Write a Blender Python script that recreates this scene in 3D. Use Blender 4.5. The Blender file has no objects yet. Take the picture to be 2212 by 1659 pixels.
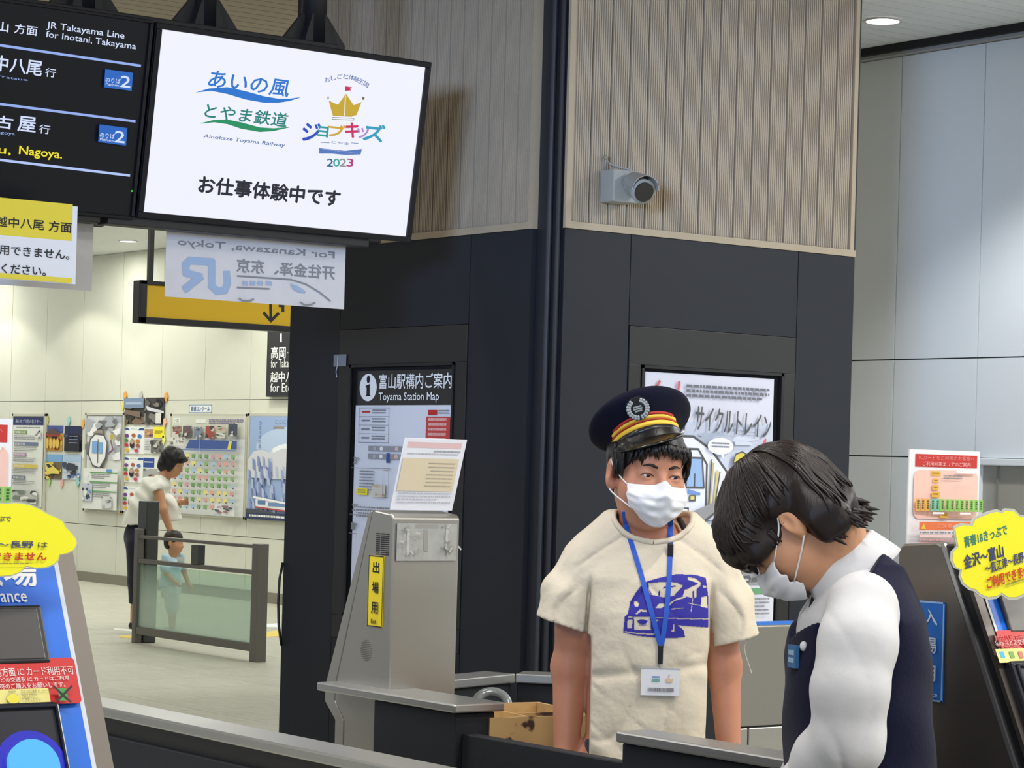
import bpy, math, random
import numpy as np
from mathutils import Vector, Matrix
scene = bpy.context.scene
COL = scene.collection
# ------------------------------------------------------------------ camera, world, exposure
FPX = 5300.0
ROLL = 0.028
_s, _c = math.sin(ROLL), math.cos(ROLL)
EYE = Vector((0, 0, 1.5))
RT = Vector((.8, -.6, 0)); FW = Vector((.6, .8, 0)); UP = Vector((0, 0, 1))
cam = bpy.data.cameras.new('camera'); cam_o = bpy.data.objects.new('camera', cam); COL.objects.link(cam_o)
cam.sensor_width = 36; cam.lens = 36 * FPX / 2212; cam.shift_y = 170.5 / 2212; cam.clip_end = 200
xr = RT * _c + UP * _s; yu = RT * (-_s) + UP * _c; zb = -FW
M = Matrix.Identity(4)
for i in range(3):
    M[i][0] = xr[i]; M[i][1] = yu[i]; M[i][2] = zb[i]; M[i][3] = EYE[i]
cam_o.matrix_world = M
scene.camera = cam_o
vs = scene.view_settings
vs.view_transform = 'Standard'; vs.look = 'None'; vs.gamma = 1; vs.use_curve_mapping = False
vs.exposure = 0.0
w = bpy.data.worlds.new('world'); scene.world = w; w.use_nodes = True
w.node_tree.nodes['Background'].inputs[0].default_value = (.93, .97, 1, 1)
w.node_tree.nodes['Background'].inputs[1].default_value = 0.5

def kind(o, k): o['kind'] = k; return o
def lamp(name, typ, loc, energy, color=(1, 1, 1), rot=(0, 0, 0), **kw):
    l = bpy.data.lights.new(name, typ); l.energy = energy; l.color = color
    for k, v in kw.items(): setattr(l, k, v)
    o = bpy.data.objects.new(name, l); o.location = loc; o.rotation_euler = rot; COL.objects.link(o)
    return o
ZC = 3.755   # ceiling height
# rows of ceiling lamps over the ticket barrier (all in the ceiling, shining down)
for (a, b, e, sx, sy) in ((1.2, 1.0, 62, 1.6, .3), (4.0, 1.0, 66, 1.6, .3), (2.0, 4.6, 50, 1.6, .3), (-1.5, 5.0, 80, 1.6, .3),
                          (6.8, 1.6, 115, 1.6, .3), (0.5, 8.5, 80, 1.6, .3), (-1, -2.5, 75, 1.6, .3), (3, -2.5, 75, 1.6, .3), (8.5, 1.0, 90, 1.6, .3)):
    lamp('unseen_ceiling_lamp', 'AREA', (a, b, ZC - .03), e, (1, .985, .96), shape='RECTANGLE', size=sx, size_y=sy)
# hall beyond: rows of lamps
for a in (9.8, 12.0):
    for b in (14, 17.5, 21, 24.5, 28):
        lamp('hall_ceiling_lamp', 'AREA', (a, b, ZC - .03), 33, (1, 1, .89), shape='RECTANGLE', size=1.4, size_y=.3)
for a in (5.5, 7.6):
    for b in (14, 19, 24):
        lamp('hall_ceiling_lamp', 'AREA', (a, b, ZC - .03), 26, (1, 1, .90), shape='RECTANGLE', size=1.4, size_y=.3)
# wall washing downlights along the poster wall and the right wall
for b in (19.0, 21.2, 23.4, 25.6, 27.8):
    lamp('wall_washer', 'SPOT', (12.15, b, ZC - .02), 55, (1, 1, .86), spot_size=math.radians(118), spot_blend=.25, shadow_soft_size=.06)
for b in (5.6, 7.7):
    lamp('wall_washer', 'SPOT', (8.3, b, ZC - .02), 190, (.95, .98, 1), spot_size=math.radians(116), spot_blend=.5, shadow_soft_size=.08)
lamp('unseen_ceiling_lamp', 'AREA', (8.2, 5.2, ZC - .03), 75, (.97, .99, 1), shape='RECTANGLE', size=.3, size_y=1.6)  # unseen lamp, added to brighten the white right wall
# bluish daylight through the station entrance behind and left of the camera
dl = lamp('entrance_daylight', 'AREA', (-7.5, -3.6, 2.9), 28, (.42, .62, 1), shape='RECTANGLE', size=3.0, size_y=1.6)
dl.rotation_euler = (Vector((5.81, 7.9, 2.6)) - dl.location).to_track_quat('-Z', 'Y').to_euler(); dl.data.spread = math.radians(17)
# key downlight over the booth
lamp('booth_downlight', 'SPOT', (3.5, 2.55, ZC - .02), 120, (1, .96, .9), rot=(math.radians(18), 0, 0), spot_size=math.radians(80), spot_blend=.5, shadow_soft_size=.05)

# ------------------------------------------------------------------ measuring helpers (a, b, z world; camera looks along FW)
def ray(u, v):
    du, dv = u - 1106, v - 1000
    x = _c * du + _s * dv; y = -_s * du + _c * dv
    return RT * (x / FPX) + FW - UP * (y / FPX)
def pa(u, v, a): d = ray(u, v); return EYE + d * (a / d.x)
def pb(u, v, b): d = ray(u, v); return EYE + d * (b / d.y)
def pz(u, v, z): d = ray(u, v); return EYE + d * ((z - 1.5) / d.z)
def pY(u, v, Y): return EYE + ray(u, v) * Y
# ------------------------------------------------------------------ materials
def s2l(c):
    return tuple(((x / 255) / 12.92 if x <= 10 else (((x / 255) + .055) / 1.055) ** 2.4) for x in c)
MATS = {}
def mat(rgb, rough=.55, metal=0.0, emit=0.0, noise=0.0, nscale=12, bump=0.0, bscale=200, aniso=0, spec=.5, sheen=0, key=None):
    k = (tuple(rgb), rough, metal, emit, noise, nscale, bump, bscale, aniso, spec, sheen)
    if k in MATS: return MATS[k]
    m = bpy.data.materials.new('m_%d_%d_%d' % tuple(int(x) for x in rgb)); m.use_nodes = True
    nt = m.node_tree; p = nt.nodes['Principled BSDF']
    col = (*s2l(rgb), 1)
    p.inputs['Base Color'].default_value = col
    p.inputs['Roughness'].default_value = rough; p.inputs['Metallic'].default_value = metal
    p.inputs['Specular IOR Level'].default_value = spec
    if sheen: p.inputs['Sheen Weight'].default_value = sheen
    if aniso: p.inputs['Anisotropic'].default_value = aniso
    if emit:
        p.inputs['Emission Color'].default_value = col; p.inputs['Emission Strength'].default_value = emit
        p.inputs['Base Color'].default_value = (.01, .01, .01, 1)
    tc = None
    if noise or bump:
        tc = nt.nodes.new('ShaderNodeTexCoord')
    if noise:
        n = nt.nodes.new('ShaderNodeTexNoise'); n.inputs['Scale'].default_value = nscale; n.inputs['Detail'].default_value = 4
        nt.links.new(tc.outputs['Object'], n.inputs['Vector'])
        r = nt.nodes.new('ShaderNodeMapRange'); r.inputs[1].default_value = .3; r.inputs[2].default_value = .7
        r.inputs[3].default_value = 1 - noise; r.inputs[4].default_value = 1 + noise
        nt.links.new(n.outputs[0], r.inputs[0])
        mx = nt.nodes.new('ShaderNodeMix'); mx.data_type = 'RGBA'; mx.blend_type = 'MULTIPLY'; mx.inputs[0].default_value = 1
        mx.inputs[6].default_value = col; nt.links.new(r.outputs[0], mx.inputs[7]); nt.links.new(mx.outputs[2], p.inputs['Base Color'])
    if bump:
        n = nt.nodes.new('ShaderNodeTexNoise'); n.inputs['Scale'].default_value = bscale; n.inputs['Detail'].default_value = 3
        nt.links.new(tc.outputs['Object'], n.inputs['Vector'])
        b = nt.nodes.new('ShaderNodeBump'); b.inputs['Strength'].default_value = bump; b.inputs['Distance'].default_value = .01
        nt.links.new(n.outputs[0], b.inputs['Height']); nt.links.new(b.outputs[0], p.inputs['Normal'])
    MATS[k] = m
    return m
def ink(rgb): return mat(rgb, .6)
def glow(rgb, s=1.0): return mat(rgb, .3, emit=s)
def brushed(name, rgb, rough=.34, sc=(1, 1, 160)):
    m = bpy.data.materials.new(name); m.use_nodes = True; nt = m.node_tree; p = nt.nodes['Principled BSDF']
    p.inputs['Metallic'].default_value = .85; p.inputs['Base Color'].default_value = (*s2l(rgb), 1)
    tc = nt.nodes.new('ShaderNodeTexCoord'); mp = nt.nodes.new('ShaderNodeMapping'); mp.inputs['Scale'].default_value = sc
    n = nt.nodes.new('ShaderNodeTexNoise'); n.inputs['Scale'].default_value = 3; n.inputs['Detail'].default_value = 5
    nt.links.new(tc.outputs['Object'], mp.inputs[0]); nt.links.new(mp.outputs[0], n.inputs['Vector'])
    r = nt.nodes.new('ShaderNodeMapRange'); r.inputs[3].default_value = rough - .07; r.inputs[4].default_value = rough + .07
    nt.links.new(n.outputs[0], r.inputs[0]); nt.links.new(r.outputs[0], p.inputs['Roughness'])
    return m
STEEL = brushed('brushed_steel', (184, 185, 184))
STEEL_V = brushed('brushed_steel_upright', (176, 174, 168), .38, (160, 160, 1))
DKSTEEL = brushed('dark_steel', (128, 122, 114), .40, (160, 160, 1))
BLACK = mat((22, 23, 26), .45, noise=.08)
PANEL = mat((31, 34, 40), .55, noise=.06, nscale=3, bump=.05, bscale=300, spec=.32)
FRAMEBLK = mat((33, 32, 32), .45, noise=.05)
BEIGE = mat((166, 151, 131), .5, noise=.05, nscale=5)
BEIGE_D = mat((168, 152, 128), .5, noise=.04, nscale=5)
WHITE_R = mat((214, 217, 217), .45, noise=.02, nscale=2)
WHITE_B = mat((212, 213, 200), .5, noise=.02, nscale=2)
GREYP = mat((192, 191, 178), .5, noise=.02)
GAP = mat((70, 70, 68), .8)
DARKGAP = mat((16, 16, 18), .8)
PAPER = mat((232, 232, 232), .6, noise=.015, nscale=30)

# ------------------------------------------------------------------ mesh builder
class MB:
    def __init__(self): self.v = []; self.f = []; self.m = []; self.mats = []
    def mi(self, m):
        if m not in self.mats: self.mats.append(m)
        return self.mats.index(m)
    def add(self, vs, fs, m):
        o = len(self.v); self.v += [tuple(x) for x in vs]; i = self.mi(m)
        for f in fs: self.f.append(tuple(o + k for k in f)); self.m.append(i)
        return self
    def box(self, x0, x1, y0, y1, z0, z1, m):
        vs = [(x0, y0, z0), (x1, y0, z0), (x1, y1, z0), (x0, y1, z0), (x0, y0, z1), (x1, y0, z1), (x1, y1, z1), (x0, y1, z1)]
        return self.add(vs, [(0, 3, 2, 1), (4, 5, 6, 7), (0, 1, 5, 4), (1, 2, 6, 5), (2, 3, 7, 6), (3, 0, 4, 7)], m)
    def prism(self, pts, axis, t0, t1, m):
        n = len(pts)
        def P(p, t):
            return {'x': (t, p[0], p[1]), 'y': (p[0], t, p[1]), 'z': (p[0], p[1], t)}[axis]
        vs = [P(p, t0) for p in pts] + [P(p, t1) for p in pts]
        fs = [tuple(range(n)), tuple(range(2 * n - 1, n - 1, -1))] + [(i, i + n, (i + 1) % n + n, (i + 1) % n) for i in range(n)]
        return self.add(vs, fs, m)
    def rings(self, rings, m, caps=True):
        n = len(rings[0]); vs = [p for r in rings for p in r]; fs = []
        for k in range(len(rings) - 1):
            for i in range(n): fs.append((k * n + i, k * n + (i + 1) % n, (k + 1) * n + (i + 1) % n, (k + 1) * n + i))
        if caps: fs += [tuple(range(n - 1, -1, -1)), tuple((len(rings) - 1) * n + i for i in range(n))]
        return self.add(vs, fs, m)
    def tube(self, path, r, m, n=10, r2=None, caps=True, flat=1.0):
        path = [Vector(p) for p in path]; R = []; pn = None
        for i, p in enumerate(path):
            t = (path[min(i + 1, len(path) - 1)] - path[max(i - 1, 0)]).normalized()
            if pn is None: pn = t.orthogonal().normalized()
            else: pn = (pn - t * pn.dot(t)).normalized()
            bn = t.cross(pn)
            rr = r if r2 is None else r + (r2 - r) * i / (len(path) - 1)
            if callable(r): rr = r(i / (len(path) - 1))
            R.append([p + (pn * math.cos(2 * math.pi * k / n) + bn * math.sin(2 * math.pi * k / n) * flat) * rr for k in range(n)])
        return self.rings(R, m, caps)
    def ball(self, c, r, m, n=16, k=10):
        rx, ry, rz = r if hasattr(r, '__len__') else (r, r, r)
        R = []
        for i in range(k + 1):
            ph = -math.pi / 2 + math.pi * min(max(i / k, .004), .996)
            R.append([(c[0] + rx * math.cos(ph) * math.cos(2 * math.pi * j / n), c[1] + ry * math.cos(ph) * math.sin(2 * math.pi * j / n), c[2] + rz * math.sin(ph)) for j in range(n)])
        return self.rings(R, m)
    def build(self, name, parent=None, smooth=False, bevel=0, loc=None, rot=None):
        me = bpy.data.meshes.new(name); me.from_pydata(self.v, [], self.f)
        for m in self.mats: me.materials.append(m)
        me.polygons.foreach_set('material_index', self.m)
        if smooth: me.polygons.foreach_set('use_smooth', [True] * len(self.f))
        me.update()
        o = bpy.data.objects.new(name, me); COL.objects.link(o)
        if bevel:
            md = o.modifiers.new('bevel', 'BEVEL'); md.width = bevel; md.segments = 2; md.limit_method = 'ANGLE'; md.angle_limit = .6
        if parent is not None: o.parent = parent
        if loc is not None: o.location = loc
        if rot is not None: o.rotation_euler = rot
        return o
def tag(o, label, cat, group=None):
    o['label'] = label; o['category'] = cat
    if group: o['group'] = group
    return o
def thing(name, label, cat, loc=(0, 0, 0), rotz=0, group=None):
    o = bpy.data.objects.new(name, None); COL.objects.link(o); o.location = loc; o.rotation_euler = (0, 0, rotz)
    o.empty_display_size = .1
    return tag(o, label, cat, group)
def struct(o): o['kind'] = 'structure'; return o
# ------------------------------------------------------------------ lettering and printed sheets
_TC = {}
def glyphs(body, off=0.0, res=2, shear=0):
    k = (body, off, res, shear)
    if k in _TC: return _TC[k]
    cu = bpy.data.curves.new('txt', 'FONT'); cu.body = body; cu.size = 1; cu.offset = off; cu.resolution_u = res; cu.shear = shear
    o = bpy.data.objects.new('txt', cu); COL.objects.link(o)
    dg = bpy.context.evaluated_depsgraph_get(); me = bpy.data.meshes.new_from_object(o.evaluated_get(dg))
    vs = [(v.co.x, v.co.y) for v in me.vertices]; fs = [tuple(p.vertices) for p in me.polygons]
    bpy.data.objects.remove(o); bpy.data.curves.remove(cu); bpy.data.meshes.remove(me)
    xs = [p[0] for p in vs]; ys = [p[1] for p in vs]
    x0, x1, y0, y1 = min(xs), max(xs), min(ys), max(ys)
    vs = [((x - x0) / (x1 - x0), (y1 - y) / (y1 - y0)) for x, y in vs]
    _TC[k] = (vs, fs, (x1 - x0) / (y1 - y0)); return _TC[k]
class Sheet:
    """flat printed sheet; drawing coordinates 0..1 from its top left corner"""
    def __init__(self, w, h, base, thick=.002, eps=.0004, flip=False, outline=None):
        self.w, self.h, self.eps, self.flip = w, h, eps, flip; self.b = MB(); self.k = 0; self.thick = thick
        pts = outline or [(0, 0), (1, 0), (1, 1), (0, 1)]
        if base is not None: self.b.prism([((x) * w, -y * h) for x, y in pts], 'y', 0, thick, base)
    def P(self, x, y):
        if self.flip: x = 1 - x
        return (x * self.w, -self.eps * (1 + self.k), -y * self.h)
    def poly(self, pts, m, up=True):
        self.b.add([self.P(*p) for p in pts], [tuple(range(len(pts)))], m)
        if up: self.k += 1
        return self
    def rect(self, x0, y0, x1, y1, m, up=True): return self.poly([(x0, y0), (x1, y0), (x1, y1), (x0, y1)], m, up)
    def frame(self, x0, y0, x1, y1, t, m):
        tx = t / self.w; ty = t / self.h
        for r in ((x0, y0, x1, y0 + ty), (x0, y1 - ty, x1, y1), (x0, y0, x0 + tx, y1), (x1 - tx, y0, x1, y1)): self.rect(*r, m, False)
        self.k += 1; return self
    def ell(self, cx, cy, rx, ry, m, n=28, up=True):
        return self.poly([(cx + rx * math.cos(2 * math.pi * i / n), cy + ry * math.sin(2 * math.pi * i / n)) for i in range(n)], m, up)
    def round(self, x0, y0, x1, y1, r, m):
        rx, ry = r / self.w, r / self.h; pts = []
        for (cx, cy, a0) in ((x1 - rx, y0 + ry, -90), (x1 - rx, y1 - ry, 0), (x0 + rx, y1 - ry, 90), (x0 + rx, y0 + ry, 180)):
            for i in range(6):
                t = math.radians(a0 + i * 18); pts.append((cx + rx * math.cos(t), cy + ry * math.sin(t)))
        return self.poly(pts, m)
    def line(self, pts, t, m, up=True):
        for (x0, y0), (x1, y1) in zip(pts[:-1], pts[1:]):
            X0, Y0, X1, Y1 = x0 * self.w, y0 * self.h, x1 * self.w, y1 * self.h
            dx, dy = X1 - X0, Y1 - Y0; L = math.hypot(dx, dy) or 1; nx, ny = -dy / L * t / 2, dx / L * t / 2
            ex, ey = dx / L * t * .3, dy / L * t * .3
            q = [(X0 + nx - ex, Y0 + ny - ey), (X1 + nx + ex, Y1 + ny + ey), (X1 - nx + ex, Y1 - ny + ey), (X0 - nx - ex, Y0 - ny - ey)]
            self.poly([(x / self.w, y / self.h) for x, y in q], m, False); self.k += .2
        if up: self.k += 1
        return self
    def text(self, x0, y0, x1, y1, body, m, bold=.0, res=2, shear=0, rot=0, mapf=None):
        if bold:   # heavier strokes: the same letters struck again slightly off
            d = bold * (y1 - y0) * self.h; dx, dy = d / self.w, d / self.h
            for ox, oy in ((-dx, 0), (dx, 0), (0, -dy), (0, dy)):
                self.text(x0 + dx + ox, y0 + dy + oy, x1 - dx + ox, y1 - dy + oy, body, m, 0, res, shear, rot, mapf); self.k -= .8
        vs, fs, asp = glyphs(body, 0, res, shear)
        out = []
        cx, cy = (x0 + x1) / 2, (y0 + y1) / 2
        for x, y in vs:
            X, Y = x0 + x * (x1 - x0), y0 + y * (y1 - y0)
            if rot:
                dx, dy = (X - cx) * self.w, (Y - cy) * self.h; c, s = math.cos(rot), math.sin(rot)
                X, Y = cx + (dx * c - dy * s) / self.w, cy + (dx * s + dy * c) / self.h
            if mapf: X, Y = mapf(X, Y)
            out.append(self.P(X, Y))
        self.b.add(out, fs, m); self.k += 1
        return self
    def micro(self, x0, y0, x1, y1, rows, m, seed=1, fill=.5, right=False):
        """rows of print too small to read: strings of tiny dashes"""
        rnd = random.Random(seed); rh = (y1 - y0) / rows
        for r in range(rows):
            x = x0; end = x0 + (x1 - x0) * (rnd.uniform(.6, 1) if r % 3 == 2 else 1); sh = (x1 - end) if right else 0
            while x < end:
                wd = (x1 - x0) * rnd.uniform(.02, .07)
                self.rect(x + sh, y0 + rh * r, min(x + wd, end) + sh, y0 + rh * (r + fill), m, False); x += wd + (x1 - x0) * .012
        self.k += 1; return self
    def pic(self, x0, y0, x1, y1, cols, seed, n=14):
        """a small photograph: ground colour and irregular patches"""
        rnd = random.Random(seed); self.rect(x0, y0, x1, y1, ink(cols[0]))
        for i in range(n):
            c = cols[1 + i % (len(cols) - 1)]; cx, cy = rnd.uniform(x0, x1), rnd.uniform(y0, y1); r = rnd.uniform(.08, .3)
            pts = []
            for k in range(6):
                t = k * math.pi / 3 + rnd.uniform(-.4, .4); q = r * rnd.uniform(.5, 1.1)
                pts.append((min(max(cx + q * (x1 - x0) * math.cos(t), x0), x1), min(max(cy + q * .7 * (y1 - y0) * math.sin(t), y0), y1)))
            self.poly(pts, ink(c))
        return self
    def build(self, name, P, ex, up=(0, 0, 1), parent=None):
        """P: world place of the top left corner"""
        o = self.b.build(name); X = Vector(ex).normalized(); Z = Vector(up).normalized(); Y = Z.cross(X)
        m = Matrix.Identity(4)
        for i in range(3): m[i][0] = X[i]; m[i][1] = Y[i]; m[i][2] = Z[i]; m[i][3] = P[i]
        if parent is not None:
            o.parent = parent; bpy.context.view_layer.update(); o.matrix_parent_inverse = parent.matrix_world.inverted()
        o.matrix_world = m
        return o
K = ink((28, 28, 32)); Wt = ink((238, 238, 238)); RED = ink((190, 42, 40)); BLU = ink((40, 86, 170)); YEL = ink((244, 226, 40)); GRN = ink((90, 150, 90)); GRY = ink((130, 132, 138))
EXA = (0, -1, 0)   # rightwards along walls that face -a
EXB = (1, 0, 0)    # rightwards along walls that face -b
# ================================================================== SETTING
# floor
fm = bpy.data.materials.new('floor_tiles'); fm.use_nodes = True; nt = fm.node_tree; p = nt.nodes['Principled BSDF']
tc = nt.nodes.new('ShaderNodeTexCoord'); mp = nt.nodes.new('ShaderNodeMapping'); nt.links.new(tc.outputs['Object'], mp.inputs[0])
br = nt.nodes.new('ShaderNodeTexBrick'); br.offset = 0; br.inputs['Scale'].default_value = 1; br.inputs['Brick Width'].default_value = 1.2; br.inputs['Row Height'].default_value = .6
br.inputs['Mortar Size'].default_value = .004; br.inputs['Color1'].default_value = (*s2l((186, 184, 170)), 1); br.inputs['Color2'].default_value = (*s2l((180, 178, 165)), 1); br.inputs['Mortar'].default_value = (*s2l((140, 138, 126)), 1)
nt.links.new(mp.outputs[0], br.inputs['Vector'])
mp2 = nt.nodes.new('ShaderNodeMapping'); mp2.inputs['Scale'].default_value = (6, .8, 1); nt.links.new(tc.outputs['Object'], mp2.inputs[0])
nz = nt.nodes.new('ShaderNodeTexNoise'); nz.inputs['Scale'].default_value = 4; nz.inputs['Detail'].default_value = 6; nt.links.new(mp2.outputs[0], nz.inputs['Vector'])
mr = nt.nodes.new('ShaderNodeMapRange'); mr.inputs[1].default_value = .3; mr.inputs[2].default_value = .7; mr.inputs[3].default_value = .88; mr.inputs[4].default_value = 1.06; nt.links.new(nz.outputs[0], mr.inputs[0])
mx = nt.nodes.new('ShaderNodeMix'); mx.data_type = 'RGBA'; mx.blend_type = 'MULTIPLY'; mx.inputs[0].default_value = 1
nt.links.new(br.outputs[0], mx.inputs[6]); nt.links.new(mr.outputs[0], mx.inputs[7]); nt.links.new(mx.outputs[2], p.inputs['Base Color']); p.inputs['Roughness'].default_value = .5
struct(MB().box(-8, 13.4, -8, 31, -.1, 0, fm).build('floor'))
# ceilings: planks running along a, one mesh each
def planks(name, a0, a1, b0, b1, m, step=.115):
    mb = MB().box(a0, a1, b0, b1, ZC + .03, ZC + .06, DARKGAP)
    b = b0
    while b < b1:
        mb.box(a0, a1, b, b + step - .007, ZC, ZC + .029, m); b += step
    return struct(mb.build(name))
planks('ceiling_2', -8, 7.6, -8, 31, BEIGE_D)
planks('ceiling_1', 7.6, 13.4, -8, 31, mat((226, 230, 231), .5, noise=.02))
# white panel wall beyond the pillar (faces -a)
def panel_wall(name, a, seams_b, seams_z, m, gap=.007, hole=None, back=GAP):
    mb = MB().box(a + .02, a + .12, seams_b[0], seams_b[-1], seams_z[0], seams_z[-1], back)
    for b0, b1 in zip(seams_b[:-1], seams_b[1:]):
        for z0, z1 in zip(seams_z[:-1], seams_z[1:]):
            if hole and b0 >= hole[0] - .01 and b1 <= hole[1] + .01 and z1 <= hole[2] + .01: continue
            mb.box(a, a + .02, b0 + gap / 2, b1 - gap / 2, z0 + gap / 2, z1 - gap / 2, m)
    return struct(mb.build(name))
panel_wall('wall_right', 9.35, [3.85, 4.4, 4.95, 5.49, 6.02, 6.5, 6.97, 7.5, 8.02, 8.556, 9.14, 9.7, 10.3], [0, .95, 1.59, 2.1, 3.70], WHITE_R, hole=(4.95, 8.556, 1.59))
struct(MB().box(9.30, 9.36, 3.85, 10.3, 3.70, 3.735, mat((150, 150, 150), .5)).build('trim_1'))
struct(MB().box(9.27, 9.30, 3.85, 10.3, 3.715, 3.754, DARKGAP).build('shadow_line'))  # black strip: the shadow line between ceiling and wall, put into colour
struct(MB().box(9.35, 13.2, 10.3, 10.42, 0, 3.755, WHITE_R).build('wall_side'))
# opening with a white frame in the right wall
fb = MB()
fb.box(9.31, 9.37, 8.50, 8.556, 0, 1.59, WHITE_R).box(9.31, 9.37, 4.95, 8.556, 1.555, 1.59, WHITE_R)
o = fb.build('window_1', bevel=.004); struct(o)
pn = MB().box(9.355, 9.369, 4.95, 8.5, 0, 1.555, mat((150, 146, 134), .5, noise=.03)).box(9.345, 9.355, 8.39, 8.40, 0, 1.555, mat((120, 118, 110), .5)).build('shutter_panel', parent=o)
# far poster wall
bs = [18.2 + .95 * i for i in range(13)]
panel_wall('wall_back', 13.08, bs, [.0, .655, 2.08, ZC], WHITE_B, back=mat((120, 120, 112), .8))
struct(MB().box(13.055, 13.079, 18.2, 29.6, 0, .11, mat((128, 124, 112), .6)).build('baseboard_back'))
# ------------------------------------------------------------------ pillar
PZ = 2.42; PB1 = 9.44; PA1 = 7.44
pil = struct(MB().box(5.85, PA1 - .01, 7.56, PB1 - .01, 0, ZC, DARKGAP).build('pillar'))
def ribs(name, side):
    """ribbed boards: side 'a' on the face a=5.81, side 'b' on the face b=7.52"""
    mb = MB()
    t0, t1 = (7.685, PB1 - .035) if side == 'a' else (5.895, PA1 - .035)
    z0, z1 = PZ + .03, ZC
    nb = max(1, round((t1 - t0) / .094)); bw = (t1 - t0) / nb
    for i in range(nb):
        s0 = t0 + i * bw + .003; s1 = t0 + (i + 1) * bw - .003; nr = 8; rw = (s1 - s0) / nr
        prof = [(s0, .03)]
        for j in range(nr):
            q = s0 + j * rw
            prof += [(q + rw * .06, .0), (q + rw * .58, .0), (q + rw * .68, .006), (q + rw * .98, .006)]
        prof += [(s1, .03)]
        n = len(prof); vs = []
        for z in (z0, z1):
            for (s, d) in prof: vs.append((5.815 + d, s, z) if side == 'a' else (s, 7.525 + d, z))
        fs = [(k, k + 1, k + 1 + n, k + n) for k in range(n - 1)]
        mb.add(vs, fs, BEIGE)
    # flat edging below and at both sides
    if side == 'a':
        mb.box(5.806, 5.85, 7.657, PB1, PZ, PZ + .028, BEIGE_D).box(5.806, 5.85, 7.657, 7.684, PZ + .028, ZC, BEIGE_D).box(5.806, 5.85, PB1 - .034, PB1, PZ + .028, ZC, BLACK)
    else:
        mb.box(5.864, PA1, 7.516, 7.56, PZ, PZ + .028, BEIGE_D).box(5.864, 5.892, 7.516, 7.56, PZ + .028, ZC, BEIGE_D).box(PA1 - .034, PA1 - .012, 7.516, 7.56, PZ + .028, ZC, BEIGE_D).box(PA1 - .012, PA1, 7.52, 7.56, PZ, ZC, BLACK)
    return mb.build(name, parent=pil)
ribs('ribbed_cladding', 'a'); ribs('ribbed_cladding', 'b')
# lower dark panels with shadow gaps
g = .004
mb = MB()
for (b0, b1, z0, z1) in ((7.657, 8.065, 0, PZ), (8.065, 9.025, 2.057, PZ), (9.025, PB1, 0, PZ), (8.065, 9.025, 0, .72)):
    mb.box(5.81, 5.85, b0 + g / 2, b1 - g / 2, z0 + g / 2, z1 - g / 2, PANEL)
mb.build('dark_panel', parent=pil)
mb = MB()
for (a0, a1, z0, z1) in ((5.864, 6.2, 0, PZ), (6.2, 7.11, 2.057, PZ), (7.11, PA1, 0, PZ), (6.2, 7.11, 0, .72)):
    mb.box(a0 + g / 2, a1 - g / 2, 7.52, 7.56, z0 + g / 2, z1 - g / 2, PANEL)
mb.build('dark_panel', parent=pil)
# corner post, recessed between the two faces
mb = MB().prism([(5.835, 7.655), (5.835, 7.60), (5.885, 7.55), (5.862, 7.53), (5.862, 7.56), (5.9, 7.6), (5.86, 7.655)], 'z', 0, ZC, mat((30, 32, 38), .4))
mb.tube([(5.838, 7.585, 0), (5.838, 7.585, ZC)], .012, mat((44, 47, 54), .35), 12)
mb.tube([(5.852, 7.548, 0), (5.852, 7.548, ZC)], .012, mat((30, 32, 38), .35), 12)
mb.build('corner_post', parent=pil)
# notice cases let into the pillar
def case_a(b0, b1, i0, i1, z0, z1, iz0, iz1):   # on the face that looks to -a; i = inner opening
    r = thing('notice_case', 'black framed notice case on the left face of the dark pillar holding the station map', 'notice case', (5.83, (b0 + b1) / 2, z0))
    m = MB()
    for (y0, y1, q0, q1) in ((b0, b1, iz1, z1), (b0, b1, z0, iz0), (b0, i0, iz0, iz1), (i1, b1, iz0, iz1)): m.box(5.806, 5.845, y0 + g, y1 - g, q0, q1, FRAMEBLK)
    o = m.build('frame', bevel=.002)
    m2 = MB().box(5.838, 5.85, i0, i1, iz0, iz1, DARKGAP).build('backing')
    m3 = MB()
    for (y0, y1, q0, q1) in ((i0, i1, iz1 - .012, iz1), (i0, i0 + .012, iz0, iz1), (i1 - .012, i1, iz0, iz1), (i0, i1, iz0, iz0 + .012)): m3.box(5.802, 5.81, y0, y1, q0, q1, BLACK)
    m3 = m3.build('inner_edge')
    for q in (o, m2, m3): q.parent = r; q.matrix_parent_inverse = Matrix.Translation(-r.location)
    return r
def case_b(a0, a1, i0, i1, z0, z1, iz0, iz1):
    r = thing('notice_case', 'black framed notice case on the right face of the dark pillar behind the capped person', 'notice case', ((a0 + a1) / 2, 7.54, z0))
    m = MB()
    for (x0, x1, q0, q1) in ((a0, a1, iz1, z1), (a0, a1, z0, iz0), (a0, i0, iz0, iz1), (i1, a1, iz0, iz1)): m.box(x0 + g, x1 - g, 7.516, 7.555, q0, q1, FRAMEBLK)
    o = m.build('frame', bevel=.002)
    m2 = MB().box(i0, i1, 7.548, 7.56, iz0, iz1, DARKGAP).build('backing')
    m3 = MB()
    for (x0, x1, q0, q1) in ((i0, i1, iz1 - .012, iz1), (i0, i0 + .012, iz0, iz1), (i1 - .012, i1, iz0, iz1), (i0, i1, iz0, iz0 + .012)): m3.box(x0, x1, 7.512, 7.52, q0, q1, BLACK)
    m3 = m3.build('inner_edge')
    for q in (o, m2, m3): q.parent = r; q.matrix_parent_inverse = Matrix.Translation(-r.location)
    return r
case_a(8.065, 9.025, 8.15, 8.93, .72, 2.057, .82, 1.905)
case_b(6.2, 7.11, 6.27, 7.04, .72, 2.057, .83, 1.905)
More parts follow.
